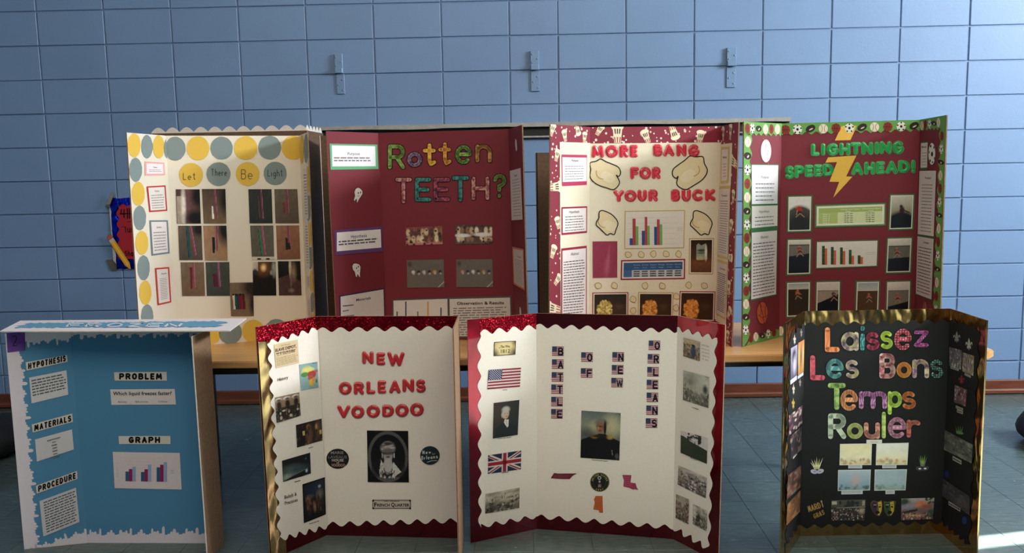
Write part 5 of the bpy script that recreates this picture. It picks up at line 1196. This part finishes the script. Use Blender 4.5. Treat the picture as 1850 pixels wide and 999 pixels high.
for x, y in [(997, 625.4), (997, 648.8), (996.6, 672), (996, 694.2), (996, 716.5), (996, 738.6), (1049.4, 636), (1049, 664.8), (1105.6, 635.6), (1104.8, 658.8), (1104, 682.2), (1171, 614.6), (1169.4, 639), (1168.7, 662.4), (1168, 685.6), (1168, 708.8), (1167.6, 732.2), (1166.7, 755.4)]:
    ch = 'BATTLEOFNEWORLEANS'[[625.4, 648.8, 672, 694.2, 716.5, 738.6, 636, 664.8, 635.6, 658.8, 682.2, 614.6, 639, 662.4, 685.6, 708.8, 732.2, 755.4].index(y)]
    sh = S(C, 'flag_card', 5); q = [(x, y), (x+21, y+.4), (x+21, y+17.4), (x-.2, y+17)]
    stripes(sh, q, 11, '#9a4a58', '#d0c6c4', 0); sh.poly(sub(q, 0, 0, .4, .53), '#34405e', 2)
    for pl in strokes(ch, (x+10.6 - (ch == 'W')*1.6, y+2.2, x+20.2 if ch != 'W' else x+21, y+16.6), 2.6 - (ch == 'W')*.8): sh.line(pl, 2.6 - (ch == 'W')*.8, '#16162a', 4)
    sh.done()
im = Im(70, 86, '#7a8078'); im.g([(0, '#5f6a6a'), (.3, '#878a78'), (.55, '#6a6c60'), (1, '#2c2c28')]); im.e(.78, .28, .2, .2, '#b8b090', .6); im.e(.36, .32, .12, .1, '#a8a282', .7); im.e(.12, .5, .2, .1, '#4a4c48', .9)
im.p([(0, .62), (.25, .53), (.45, .47), (.62, .47), (.85, .55), (1, .6), (1, 1), (0, 1)], '#131214'); im.e(.34, .53, .09, .04, '#8a7440', .4); im.e(.74, .52, .08, .05, '#a08850', .4)
im.e(.51, .26, .13, .1, '#5c584e', .4); im.e(.52, .22, .14, .055, '#787468', .5); im.e(.49, .34, .095, .12, '#8c6248', .18); im.e(.61, .34, .035, .15, '#1c1814', .3); im.e(.47, .31, .08, .012, '#2a1c16', .4); im.e(.48, .4, .04, .012, '#5a3428', .4); im.e(.44, .35, .02, .04, '#a87c5c', .5); im.p([(.44, .46), (.56, .46), (.56, .53), (.46, .53)], '#1a1818'); im.l(.8, .8, .82, .9, .012, '#8a8a88'); im.e(.93, .92, .045, .06, '#4c4c50', .3); im.e(.45, .52, .2, .03, '#201f20', .5)
photo(C, [(1050.6, 741.6), (1121.4, 746), (1119.4, 831.6), (1049.4, 826.6)], im.n(.12, 18, 4), layer=5, name='portrait_print')
sh = S(C, 'tennessee_cutout', 5); sh.poly([(996, 863.8), (1002, 854.3), (1009, 855.4), (1043.4, 855.2), (1036, 859), (1030, 865.6), (1012, 865.2)], '#6e2434'); sh.lines([(1003, 857), (1034, 857.6), (1026, 864), (1001, 863)], 3, '#9a6a70', .2, l=1); sh.done()
sh = S(C, 'army_seal', 5); sh.poly(el(1084.4, 871, 17.4, 17.2, 40), '#22261f', 0); sh.poly(el(1084.4, 871, 16.6, 16.4, 40), '#a8a060', 1); sh.poly(el(1084.4, 871, 16.2, 16, 40), '#22261f', 2); sh.poly(el(1084.4, 871, 11.4, 11.3, 30), '#55583c', 3); sh.poly(el(1084.4, 871, 11, 10.9, 30), '#1c211c', 4)
def ringtext(s_, r_, a0, a1, h, c):
    for i, ch in enumerate(s_):
        if ch == ' ': continue
        a = math.radians(a0 + (a1-a0)*i/(len(s_)-1)); x, y = 1084.4 + r_*math.cos(a), 871 - r_*math.sin(a)
        st = strokes(ch, (-1, -1.5, 1, 1.5), .5); up_in = a0 < 0
        th = (math.pi/2 - a) if not up_in else (-math.pi/2 - a)
        for pl in st: sh.line([(x + px*math.cos(th) - py*math.sin(th), y + px*math.sin(th) + py*math.cos(th)) for px, py in pl], .55, c, 6, False)
ringtext('UNITED STATES', 13.6, 165, 15, 3, '#c2b878'); ringtext('ARMY', 13.6, -115, -65, 3, '#c2b878')
sh.poly(el(1083.8, 863.2, 3.4, 3.4, 16), '#b8b8b4', 5); sh.poly(el(1083.8, 863.2, 2, 2, 12), '#3a4248', 6); sh.box(1082.6, 868, 1085.6, 871.6, '#b8b4a8', 5); sh.box(1081.8, 873.4, 1086.8, 880, '#b8a8a4', 5); sh.box(1083, 873.4, 1084, 880, '#8a2c30', 6); sh.box(1085, 873.4, 1086, 880, '#8a2c30', 6); sh.box(1081.8, 873.4, 1086.8, 875, '#2c3c5c', 7); sh.done()
sh = S(C, 'louisiana_cutout', 5); sh.poly([(1125, 858), (1141.4, 858.4), (1140.6, 866), (1140, 872), (1149, 873), (1151, 880), (1154, 885.6), (1148, 884), (1144, 884.6), (1138, 881.4), (1127, 879), (1128, 868)], '#a03c58'); sh.lines([(1128, 861), (1139, 861), (1142, 880), (1130, 878)], 5, '#c07a8c', .15, l=1); sh.done()
sh = S(C, 'mississippi_cutout', 5); sh.poly([(1077, 896), (1089.6, 896), (1090, 912), (1090.8, 926.6), (1084, 926), (1083, 922), (1073, 920.4), (1075.6, 908), (1074, 902)], '#c06436'); sh.lines([(1077, 900), (1088, 900), (1088, 918), (1077, 918)], 5, '#8a4626', .12, l=1); sh.done()
im = engraving(30, 38, 8, .3, '#2a2420', '#8a6a4c', '#c0a480', '#6a4030'); im.e(.6, .38, .1, .12, '#2a2430', .3); im.e(.6, .65, .16, .26, '#34405a', .3); im.e(.58, .28, .12, .04, '#1c1818', .3); photo(R, [(1235, 611), (1265.9, 619), (1265.2, 655.4), (1234.8, 646)], im, layer=5)
sh = S(R, 'caption', 5)
for i, s_ in enumerate(('HISTORY', 'BATTLE OF', 'NEW ORLEANS', 'THE BATTLE', 'OF 1815')): sh.text(s_, (1268.6, 626.6 + i*6.4), (1282.6 - (i == 4)*1, 630.2 + i*6.4), 3.6 if i == 0 else 2.6, '#9a7a94', .0)
sh.done()
im = engraving(48, 60, 11, .6, '#3a3a34', '#8a8c80', '#c8c8ba'); im.e(.35, .3, .28, .3, '#5c6058', .9, op=.7); im.e(.6, .45, .2, .25, '#c8c8ba', .9, op=.7); im.e(.86, .45, .08, .14, '#3a3c38', .5); im.p([(0, .68), (1, .62), (1, 1), (0, 1)], '#5c5c50', .4); photo(R, [(1235, 672.3), (1282.4, 685), (1281, 742.4), (1234.4, 727)], im, layer=5)
im = Im(48, 52, '#d2ccca'); im.p([(0, .2), (.12, .22), (.4, .36), (1, .5), (1, 1), (0, 1)], '#2a3424'); im.crowd(.25, 0, .75, .34, 34, .05, .05, ('#1c201a', '#262a22'), 3, .3); im.l(.5, .2, .54, .42, .025, '#1c1c18'); im.l(.66, .2, .66, .42, .02, '#1c1c18'); im.e(.48, .26, .08, .07, '#d2ccca', .3)
photo(R, [(1231, 783), (1279.6, 797), (1277.9, 843.3), (1230.8, 823)], im.n(.1, 12, 5), layer=5)
im = engraving(50, 40, 14, .3, '#2c262a', '#8a8288', '#d0cad0'); photo(R, [(1227, 845), (1278.3, 868.2), (1276, 904), (1226, 879.2)], im, layer=5)
im = engraving(24, 42, 15, .25, '#241c1a', '#5c4a44', '#b0a498', '#7a3c34'); photo(R, [(1223, 896.2), (1246.2, 905.7), (1245.3, 949), (1222.6, 937.6)], im, layer=5)
im = engraving(25, 38, 16, .5, '#3a3834', '#9a968c', '#d8d4ca'); im.e(.4, .55, .1, .25, '#3a3836', .6); photo(R, [(1253.4, 913.8), (1278.8, 925.5), (1278, 961.8), (1253, 948.6)], im, layer=5)
for P, s_, a, b_ in ((L, 'America', (907, 701.4), (915.4, 700.8)), (L, 'President James Madison', (899, 788.6), (923, 786)), (L, 'Great Britain', (905, 851.2), (918, 849.6)), (C, 'General Andrew Jackson', (1070, 831.4), (1099, 834)), (R, 'At the Battlefield', (1251, 741.6), (1263, 745.6)), (R, 'Burial mound', (1248.4, 832.4), (1259.6, 837.4))):
    sh = S(P, 'caption', 5); sh.text(s_, a, b_, 1.9, '#2c2a2c', .02); sh.done()

# ================================================================== Mardi Gras board
BK = '#19191a'
t, (L, C, R) = board('gold', 'black trifold board in a gold foil frame with colorful patterned letters in French', [
    [(1418, 585), (1455, 564), (1445.6, 968.4), (1410, 1024)], [(1455, 564), (1715.6, 557.6), (1701.6, 964.6), (1445.6, 968.4)], [(1715.6, 557.6), (1783.6, 578.4), (1762.8, 1019), (1701.6, 964.6)]], 'gold_foil', 0, edge='gold_smooth')
for P, pts in ((L, wavy((1419, 1010), (1426, 612), 14, 1.6, 0) + wavy((1427, 608), (1456, 586), 3, 3, 0) + [(1470, 580), (1470, 940)] + wavy((1449, 940), (1420, 985), 4, 2.5, 0)),
    (C, [(1440, 946), (1440, 588)] + wavy((1452, 587.5), (1714, 580), 10, 3.4, 0) + [(1725, 580), (1725, 945)] + wavy((1706, 944), (1445, 951), 10, 3.4, 0)),
    (R, [(1695, 940), (1695, 578)] + wavy((1713, 578), (1768, 596), 3, 3, 0) + wavy((1770, 600), (1751, 985), 9, 2.2, .3) + wavy((1748, 984), (1701, 944), 5, 3, .2))):
    sh = S(P, 'black_sheet', 2, cl=True); sh.poly(pts, BK); sh.done()
for i, (c1, c2, k, s_) in enumerate((('#d0703c', '#e08a50', 'wave', 9), ('#7c5878', '#dccaa0', 'n', 16), ('#1f5a60', '#4f9a9a', 'wave', 12), ('#8a1f40', '#b8405c', 'wave', 8), ('#a8c440', '#bcd650', 'n', 30), ('#b02848', '#e0b0a8', 'dots', 130), ('#8a3070', '#d8a8c8', 'dots', 190),
    ('#b83a4c', '#c85464', 'n', 40), ('#3c7a80', '#6fa8a4', 'wave', 4), ('#8a6a94', '#e0cc98', 'n', 14), ('#b05060', '#e0b8b0', 'n', 24), ('#e08a34', '#e89848', 'n', 20), ('#7a5080', '#dcc8a0', 'n', 18), ('#2a5c58', '#c0d4c0', 'dots', 150),
    ('#6a9048', '#a8c468', 'n', 24), ('#d88048', '#e8a878', 'wave', 14), ('#9a4c8c', '#c890bc', 'wave', 16), ('#a8c83c', '#c4e060', 'n', 40), ('#c86a38', '#dc8850', 'wave', 7),
    ('#a8b8a4', '#ccd0b8', 'n', 20), ('#b8c060', '#d8d898', 'n', 20), ('#c87868', '#e0a090', 'n', 24), ('#88a848', '#c8d878', 'n', 24), ('#c07898', '#d8a8b8', 'dots', 90), ('#b84c50', '#d08868', 'n', 24))):
    pattern('letter_print_%s' % 'abcdefghijklmnopqrstuvwxyz'[i], c1, c2, k, s_*2 if k != 'dots' else s_*.8)
LP = ['letter_print_%s' % c for c in 'abcdefghijklmnopqrstuvwxyz']
for ch, bb, m, wd in (('L', (1490, 592, 1516.6, 636.4), 0, 11), ('a', (1519, 600, 1550.6, 634), 1, 10.4), ('i', (1551.6, 588, 1563.4, 633.4), 2, 10), ('s', (1563, 600, 1588, 632.8), 3, 9.6), ('s', (1589, 598, 1612, 630.6), 4, 9), ('e', (1614, 594, 1646, 632.4), 5, 9.6), ('z', (1650, 596.6, 1676.4, 626.6), 6, 8.8),
    ('L', (1463.4, 642, 1490.4, 686.8), 7, 11), ('e', (1492, 648, 1524, 684), 8, 10), ('s', (1526.4, 650, 1551, 683.4), 9, 9), ('B', (1587.6, 638, 1617, 683.4), 10, 11), ('o', (1618.4, 653.4, 1646, 682.2), 11, 9.6), ('n', (1647, 648.2, 1677.4, 682.6), 12, 10), ('s', (1679.2, 649, 1703, 682.2), 13, 8.8),
    ('T', (1495, 691.4, 1527.4, 740), 14, 11), ('e', (1517.6, 703, 1549.4, 741.4), 15, 10), ('m', (1551, 706, 1602, 738), 16, 10.6), ('p', (1603, 706, 1629, 748.4), 17, 9), ('s', (1628, 706.2, 1654, 738.6), 18, 9.4),
    ('R', (1495.4, 746, 1528.6, 792.4), 19, 11), ('o', (1529.4, 763, 1558.8, 792.2), 20, 9.6), ('u', (1560, 762, 1589, 792.4), 21, 10), ('l', (1590.4, 743, 1601.4, 791.4), 22, 9), ('e', (1603, 752.6, 1637, 791.2), 23, 10), ('r', (1637, 757, 1663.4, 789.8), 24, 10)):
    st = strokes(ch, bb, wd - 1.6); sh = S(C, 'letter', 4)
    for pl in st: sh.line(pl, wd, '#0c0a0b', 0)
    for pl in st: sh.line(pl, wd - 1.8, LP[m], 1)
    sh.done()
def skyph(cols, seed): 
    im = Im(57, 38, cols[0]); im.g([(0, cols[0]), (.6, cols[1]), (1, cols[2])]); im.crowd(0, .75, 1, 1, 16, .05, .06, cols[3:], seed, .7); return im.n(.08, 6, seed)
for q, cs, tabq, s1 in (([(1517, 801), (1574.6, 800), (1573.4, 839), (1516, 839.4)], ('#e8d9a8', '#e6dcb8', '#d8c090', '#b8905c', '#a89a78'), [(1532, 838), (1557.4, 838), (1557, 845.4), (1532, 845.4)], 1),
    ([(1582.6, 800), (1641, 798.8), (1638.6, 839), (1581.4, 839.4)], ('#e8e4dc', '#e8e0c4', '#dcc898', '#c89a68', '#b0a080'), [(1593.4, 838), (1619.4, 838), (1619, 845.2), (1593.4, 845.2)], 2),
    ([(1513.6, 848), (1572.5, 847.3), (1571, 885), (1513, 886)], ('#a8b8c8', '#90a8b8', '#7c98a4', '#3c5c58', '#4a6a6c'), [(1519.6, 884.6), (1558.4, 884), (1558, 891.8), (1519.6, 892.4)], 3),
    ([(1579.7, 847.3), (1638, 846.8), (1635.4, 885), (1579, 885.6)], ('#98b0bc', '#a0b4c0', '#90a8ac', '#6a8480', '#88a098'), [(1599.4, 884.6), (1616.4, 884.4), (1616, 891.8), (1599.4, 892)], 4)):
    im = skyph(cs, s1)
    if s1 == 3: im.e(.54, .5, .12, .25, '#b8a4a4', .9)
    photo(C, q, im, border='#d8d6d0', bw=1.2, layer=5)
    sh = S(C, 'caption_tag', 4); sh.poly(tabq, '#c8cac8'); sh.lines(inset(tabq, 1.6), 2, '#8a90a0', .4, l=1); sh.done()
sh = S(C, 'caption_tag', 6); sh.poly([(1564.6, 793.4), (1592.6, 793.2), (1592.6, 800.6), (1564.4, 800.8)], '#d6d2c8'); sh.text('Sunset', (1572, 798.4), (1585, 798.4), 2.4, '#8a8580', 0); sh.done()
for cx, cy, fc, mc, k in ((1476, 846, '#dcd6a8', '#b8b4cc', 1), (1666, 841, '#8aa848', '#3c424c', .95)):
    sh = S(C, 'mask_sticker', 4)
    for i, a in enumerate((-48, -32, -16, -2, 14, 28) if k == 1 else (-22, -10, 2, 14, 28)):
        ca, sa = math.sin(math.radians(a)), math.cos(math.radians(a)); L_ = (14 + (i % 2)*3 + i*.5)
        sh.poly([(cx + ca*L_*1.15 , cy - 3 - sa*L_), (cx + ca*4 + 1.8, cy + 1), (cx + ca*4 - 1.8, cy + 1)], fc if (k == 1 or i in (1, 2, 3)) else '#6a7280', 0)
    sh.poly(el(cx - 5.4, cy + 5, 6.6, 4, 16, rot=14), mc, 1); sh.poly(el(cx + 5.6, cy + 4.4, 6.6, 4, 16, rot=-18), mc, 1); sh.poly(el(cx - 4.6, cy + 5, 2.6, 1.3, 10), '#e8e6e4' if k != 1 else '#8a8aa0', 2); sh.poly(el(cx + 5, cy + 4.6, 2.6, 1.3, 10), '#e8e6e4' if k != 1 else '#8a8aa0', 2); sh.done()
sh = S(C, 'gold_lettering', 4)
for w, x0, y0, x1, y1, h in (('MARDI', 1459, 922, 1488, 912, 11), ('GRAS', 1469, 935, 1489, 926, 9)):
    n = len(w)
    for i, ch in enumerate(w):
        x = x0 + (x1-x0)*(i+.5)/n; y = y0 + (y1-y0)*(i+.5)/n; ww = (x1-x0)/n*(.9 if ch != 'I' else .5)
        for wd_, cc, ly in ((2.6, '#5c4426', 0), (1.5, '#c09a5c', 1)):
            for pl in strokes(ch, (x-ww/2, y-h*.75, x+ww/2, y+h*.25), 1.6, -16): sh.line(pl, wd_, cc, ly)
sh.poly(el(1483.6, 904.6, 1.8, 1.8, 5), '#c09a5c', 1); sh.done()
im = Im(62, 38, '#2a2826'); im.r(0, 0, 1, .35, '#4a483c'); im.crowd(.25, .05, .8, .3, 10, .06, .1, ('#14120f', '#1c1a16'), 2, .2); im.l(.15, .38, 1, .36, .012, '#9a9684'); im.r(.02, .05, .16, .2, '#c8c4b0', .7); im.r(.9, .05, .98, .3, '#a8a48c', .7); im.crowd(0, .45, 1, 1, 170, .014, .03, ('#c8b8a8', '#8a5a50', '#4a4440', '#1a1818', '#a89a90', '#6a3c40', '#d8d0c8'), 5, .3); im.e(.9, .55, .08, .12, '#a89a80', .6)
photo(C, [(1501.4, 903), (1563.4, 901.4), (1561.4, 939.8), (1501, 939.8)], im.n(.25, 20, 3), layer=4)
im = Im(60, 40, '#6a6468'); im.g([(0, '#b0aaa8'), (.4, '#7a6c68'), (1, '#5c4a4c')]); im.e(.1, .15, .15, .18, '#2c3a2c', .5); im.e(.3, .35, .3, .12, '#8a8a98', .5, -15); im.e(.62, .28, .2, .14, '#c8744c', .4); im.e(.8, .4, .18, .1, '#8a5c50', .6); im.p([(.02, .62), (.5, .5), (.5, .6), (.02, .72)], '#2c2028'); im.r(.05, .72, .9, .8, '#b08c68', .7); im.e(.5, .8, .25, .08, '#c89a6c', .6); im.crowd(0, .7, 1, 1, 70, .03, .05, ('#2c2a30', '#8a4c58', '#3c5a4c', '#c8b090', '#5c3c5c'), 7, .4); im.e(.92, .68, .09, .14, '#34503c', .5); im.crowd(.7, 0, 1, .25, 10, .04, .04, ('#2c382c',), 4, .4)
photo(C, [(1628.2, 900), (1688, 898.8), (1685.4, 937.5), (1627.5, 939.4)], im.n(.25, 16, 4), layer=4)
for cx, c1, c2, fl in ((1585, '#3c2c44', '#c0a43c', 1), (1606, '#2c4834', '#b8a43c', -1)):
    sh = S(C, 'theater_mask_cutout', 4); out = [(-13, -11), (-8, -15.5), (0, -13), (7.5, -16), (9, -8), (8, 4), (4, 13), (-2, 12), (-8, 6), (-12, -2)]
    f = lambda x, y: (cx + x*.98 + (1.2 if fl < 0 else 0), 919 + y)
    if fl < 0: out = [(-11, -14), (-4, -12.6), (4, -15), (12, -13), (9.6, -6), (8.4, 4), (2, 12.6), (-4, 13), (-9, 5), (-10.6, -4)]
    sh.poly([f(*p) for p in out], '#6a5a2c', 0); sh.poly([f(x*.92, y*.92) for x, y in out], c1, 1)
    sh.poly([f(*p) for p in [(0, -12), (7, -14), (8, -6), (7, 4), (3, 11.4), (0, 11), (2, 2)]], c2, 2)
    for ex in (-5, 4): sh.poly([f(x, y) for x, y in el(ex, -4, 2.6, 1.5, 10, rot=-15*fl)], '#121010', 3)
    sh.poly([f(x, y) for x, y in el(0, 6, 4, 2.6 if fl > 0 else 3.2, 14)], '#121010', 3); sh.line([f(-7, -7.4), f(-2.4, -7.8)], .9, '#d8c05c', 3); sh.line([f(1.6, -7.8), f(6.4, -8)], .9, '#6a5420', 3); sh.line([f(0, -3), f(-1, 2), f(1.4, 2.4)], .9, '#8a7430', 3); sh.done()
def fleur(P, cx, cy, k, c, sx=1, name='fleur_de_lis_sticker'):
    sh = S(P, name, 4); f = lambda x, y: (cx + x*k*sx, cy + y*k)
    sh.poly([f(*p) for p in [(0, -11), (2.2, -5), (2.4, 0), (1, 5), (-1, 5), (-2.4, 0), (-2.2, -5)]], c, 0)
    for s_ in (-1, 1): sh.poly([f(s_*x, y) for x, y in [(1.6, 4), (2.6, -1), (5, -4), (7.6, -3), (8, 1), (6.6, 2.6), (6.6, 0), (5.2, -1), (3.8, 1.6), (3, 4)]], c, 0)
    sh.poly([f(*p) for p in [(-5, 4), (5, 4), (5, 6), (-5, 6)]], c, 1); sh.poly([f(*p) for p in [(-1.4, 6), (1.4, 6), (0, 11.6)]], c, 0)
    for s_ in (-1, 1): sh.poly([f(s_*x, y) for x, y in [(1.6, 6), (4.6, 6), (3.6, 9.4)]], c, 0)
    return sh.done()
fleur(R, 1729, 611, 1.0, '#8a8884', .8); fleur(R, 1751.6, 624, 1.05, '#a8a6a0', .75); fleur(R, 1738, 690, .85, '#7c2c34', .8)
fleur(L, 1434.6, 615, .9, '#c8beb4', .35); fleur(L, 1447, 603, .8, '#8a8278', .35); fleur(L, 1432.6, 706, 1, '#cabca8', .3); fleur(L, 1444.6, 694, .8, '#8a8278', .35)
im = Im(13, 56, '#8a8098'); im.g([(0, '#b0a8c0'), (1, '#5a5068')]); im.e(.5, .3, .25, .2, '#3c3448', .5); im.e(.6, .6, .2, .25, '#c8c0d0', .6); photo(L, [(1427.4, 631), (1439.6, 624.4), (1439, 680), (1426.6, 689)], im.n(.2, 8, 3), layer=4)
im = Im(12, 56, '#d8a868'); im.g([(0, '#d08050'), (.4, '#e0c088'), (1, '#b88040')]); im.e(.5, .5, .2, .35, '#8a5c30', .6); photo(L, [(1441, 622), (1452.4, 615.6), (1451, 674), (1440.6, 682)], im.n(.2, 8, 4), layer=4)
sh = S(L, 'caption_tag', 4); sh.poly([(1426.6, 690), (1438.8, 681), (1438.6, 689), (1426.8, 698)], '#c8d0e0'); sh.done(); sh = S(L, 'caption_tag', 4); sh.poly([(1440.4, 683), (1450.8, 675), (1450.6, 681), (1440.6, 688)], '#b8c4dc'); sh.done()
fleur(L, 1432, 732, 1, '#b89a48', .35, 'crown_sticker')
for q, cs, sd in (([(1424, 754), (1449, 735), (1448, 770), (1423, 791)], ('#4c3c44', '#c8a0a4', '#7a4c5c', '#2c242c', '#d8c0b8'), 1), ([(1426, 792), (1448, 772), (1447, 815), (1427, 833)], ('#3c343c', '#8a6068', '#a88a84', '#2c282c', '#6a5a5c'), 2),
    ([(1422, 862), (1446, 842), (1445, 882), (1420, 905)], ('#5c4438', '#a05c48', '#8a7464', '#3c302c', '#7a4a44'), 3), ([(1421, 913), (1445, 887), (1444, 925), (1419, 951)], ('#8a5c3c', '#a8784c', '#7a5440', '#5c4030', '#b08a64'), 4)):
    im = Im(25, 42, cs[0]); im.crowd(0, 0, 1, 1, 46, .09, .09, cs, sd, .4); photo(L, q, im.n(.2, 12, sd), layer=4)
sh = S(L, 'caption_tag', 5); sh.poly([(1431.4, 827), (1439, 818), (1438.6, 824), (1431.2, 833)], '#c8c4bc'); sh.done()
for q, cs, sd in (([(1716, 630), (1739, 636), (1737.6, 672), (1715.6, 665)], ('#5c5a60', '#8a8478', '#3c3c44', '#b0a898', '#6a5c74'), 1), ([(1740, 639.4), (1761.4, 646), (1760, 683.6), (1739.6, 675)], ('#7a745c', '#a89a68', '#4c4c50', '#8a6a84', '#c0b8a0'), 2),
    ([(1726, 700), (1748, 709), (1746, 740), (1724.4, 731.6)], ('#6a5458', '#a89ca4', '#2c2428', '#8a3c4c', '#5c4448'), 3), ([(1707, 781.5), (1758.6, 809), (1756.7, 842.5), (1706, 817.4)], ('#5c6058', '#7a7c70', '#3c403c', '#6a6a60', '#8a8a7c'), 4), ([(1703, 867.6), (1753, 901), (1753, 934.6), (1703, 898.7)], ('#3c3c40', '#4c4a4c', '#5c5458', '#2c2c30', '#54545a'), 5)):
    im = Im(34, 38, cs[0]); im.crowd(0, 0, 1, 1, 90, .05, .07, cs, sd, .5); photo(R, q, im.n(.25, 14, sd), layer=4)
for q in ([(1718, 665), (1733, 670), (1733, 674.6), (1718, 669.6)], [(1744, 678), (1755, 683), (1755, 687), (1744, 682)], [(1728, 738), (1741, 743), (1741, 747), (1728, 742.4)], [(1730, 744), (1741, 748), (1740.6, 754), (1730, 750)], [(1722.6, 828.6), (1738.4, 837.4), (1738.4, 844.8), (1722.4, 836)], [(1715.4, 908.4), (1736.6, 920.6), (1736.4, 927.8), (1715.4, 915)]):
    sh = S(R, 'caption_tag', 5); sh.poly(q, '#a8a49c'); sh.lines(inset(q, .8), 1, '#3c3a3c', .5, l=1); sh.done()
sh = S(R, 'mask_sticker', 4)
for a in (-30, -10, 10, 30): sh.poly([(1734 + a*.22, 772 + abs(a)*.1), (1736 + a*.1, 790), (1732 + a*.1, 789)], '#4c6a3c', 0)
sh.poly(el(1735, 787.6, 7, 2.6, 14, rot=14), '#5c8050', 1); sh.done()
sh = S(R, 'mask_sticker', 4); sh.poly(el(1712, 861, 4, 6.4, 14), '#1f2a5c'); sh.done(); sh = S(R, 'mask_sticker', 4); sh.poly(el(1743.6, 943, 4.4, 7, 14), '#22386c'); sh.done()

# ================================================================== poster taped to the wall
PW = WALL_Y - .009
def wallpt(px, py): return hit_y(px, py, PW)
a = wallpt(196, 358); b_ = wallpt(302, 354); c = wallpt(308, 488); d = wallpt(213, 487)
zt_, zb = a.z, d.z
t = tag(empty('wall_poster', (a.x + .17, PW, zb)), 'red card poster on crinkled blue foil with a paper pencil, taped to the wall', 'poster')
P = Panel('card_backing', t, ((a.x, PW, zb), (a.x + .36, PW, zb), (a.x + .36, PW, zt_), (a.x, PW, zt_)), [(193, 358), (301, 356), (311, 486), (204, 488)], 'white_liner', 'white_liner', .002, t.location)
sh = S(P, 'blue_foil', 2)
n, m_ = 16, 14; px = []; ws = []; r = random.Random(12)
for i in range(n+1):
    for j in range(m_+1):
        s_, v_ = j/m_, i/n; edge = 1 if 0 < j < m_ and 0 < i < n else 0
        q = [(196, 358), (302, 356), (309, 484), (208, 487)]
        x, y = bil(q, s_, v_); px.append((x + (r.uniform(-1, 1) + (2.5 if (j == 0 and .6 < v_) else 0)), y + r.uniform(-.8, .8))); ws.append(.003 + r.uniform(0, .007)*edge)
sh.raw(sh.p.uv(px), [((i+1)*(m_+1)+j, (i+1)*(m_+1)+j+1, i*(m_+1)+j+1, i*(m_+1)+j) for i in range(n) for j in range(m_)], 'blue_foil', ws); sh.done()
sh = S(P, 'red_card', 24); sh.poly(wavy((215, 468), (212, 372), 5, 2.4, .2) + wavy((213, 371), (300, 369), 5, 2, 0) + [(303, 468)], '#a02430', 0); sh.done()
sh = S(P, 'handwriting', 25)
for pl in strokes('4', (217.4, 377.6, 228, 393.6), 2): sh.line(pl, 2.2, '#141216', 1)
for x in (230.4, 234.4, 239): sh.line([(x, 377), (x + .6, 394)], 2.2, '#141216', 1)
sh.line([(217, 386), (243, 386)], 1.6, '#141216', 1)
sh.line([(230, 401), (239, 400)], .9, '#2a1418', 1); sh.line([(219, 410.6), (224, 409.4), (228, 411.6)], .9, '#141216', 1)
sh.line([(227, 410), (228.4, 420)], 1.4, '#141216', 1)
for pl in strokes('u', (231, 412, 236, 420), 1.2) + strokes('n', (237.6, 411.6, 243, 420), 1.2): sh.line(pl, 1.2, '#141216', 1)
for pl in strokes('S', (226, 453, 231, 463), 1.4) + strokes('h', (232, 452, 236, 463), 1.2) + strokes('a', (237.4, 456, 242, 463), 1.2): sh.line(pl, 1.3, '#1c1216', 1)
sh.done()
sh = S(P, 'pencil_cutout', 28); ax, ay, bx, by = 197, 427, 236.4, 485
dx, dy = bx-ax, by-ay; L_ = math.hypot(dx, dy); dx /= L_; dy /= L_; nx, ny = -dy, dx
F = lambda s_, w_: (ax + dx*L_*s_ + nx*w_, ay + dy*L_*s_ + ny*w_)
sh.poly([F(-.01, -5.4), F(.88, -5.4), F(1.03, -.8), F(1.03, .8), F(.88, 5.4), F(-.01, 5.4), F(-.05, 0)], '#6a4a20', 0)
sh.poly([F(0, -4.8), F(.09, -4.8), F(.09, 4.8), F(0, 4.8), F(-.035, 0)], '#a8544c', 1); sh.poly([F(.09, -4.8), F(.17, -4.8), F(.17, 4.8), F(.09, 4.8)], '#b8b4b0', 1)
sh.poly([F(.17, -4.8), F(.87, -4.8), F(.87, 4.8), F(.17, 4.8)], '#d89a28', 1); sh.poly([F(.17, -1.8), F(.89, -1.8), F(.89, 1.8), F(.17, 1.8)], '#e8b240', 2); sh.poly([F(.87, -4.8), F(1.01, -.8), F(1.01, .8), F(.87, 4.8)], '#c89a60', 1); sh.done()
sh = S(P, 'tape_strip', 29); sh.poly([(200, 348), (207, 347), (197, 374), (189.6, 374)], 'tape_gray'); sh.poly([(190.8, 369), (198.8, 369), (197, 374), (189, 374)], 'tape_dark', 1); sh.done()
sh = S(P, 'tape_strip', 2); sh.poly([(190, 470), (201, 469), (216, 486), (208, 491), (198, 489)], 'tape_dark'); sh.done()
for o in bpy.data.objects:
    if o.name.split('.')[0] == 'letter' and o.type == 'MESH' and any(m and m.name == 'balloon_print' for m in o.data.materials):
        for p in o.data.polygons: p.use_smooth = True
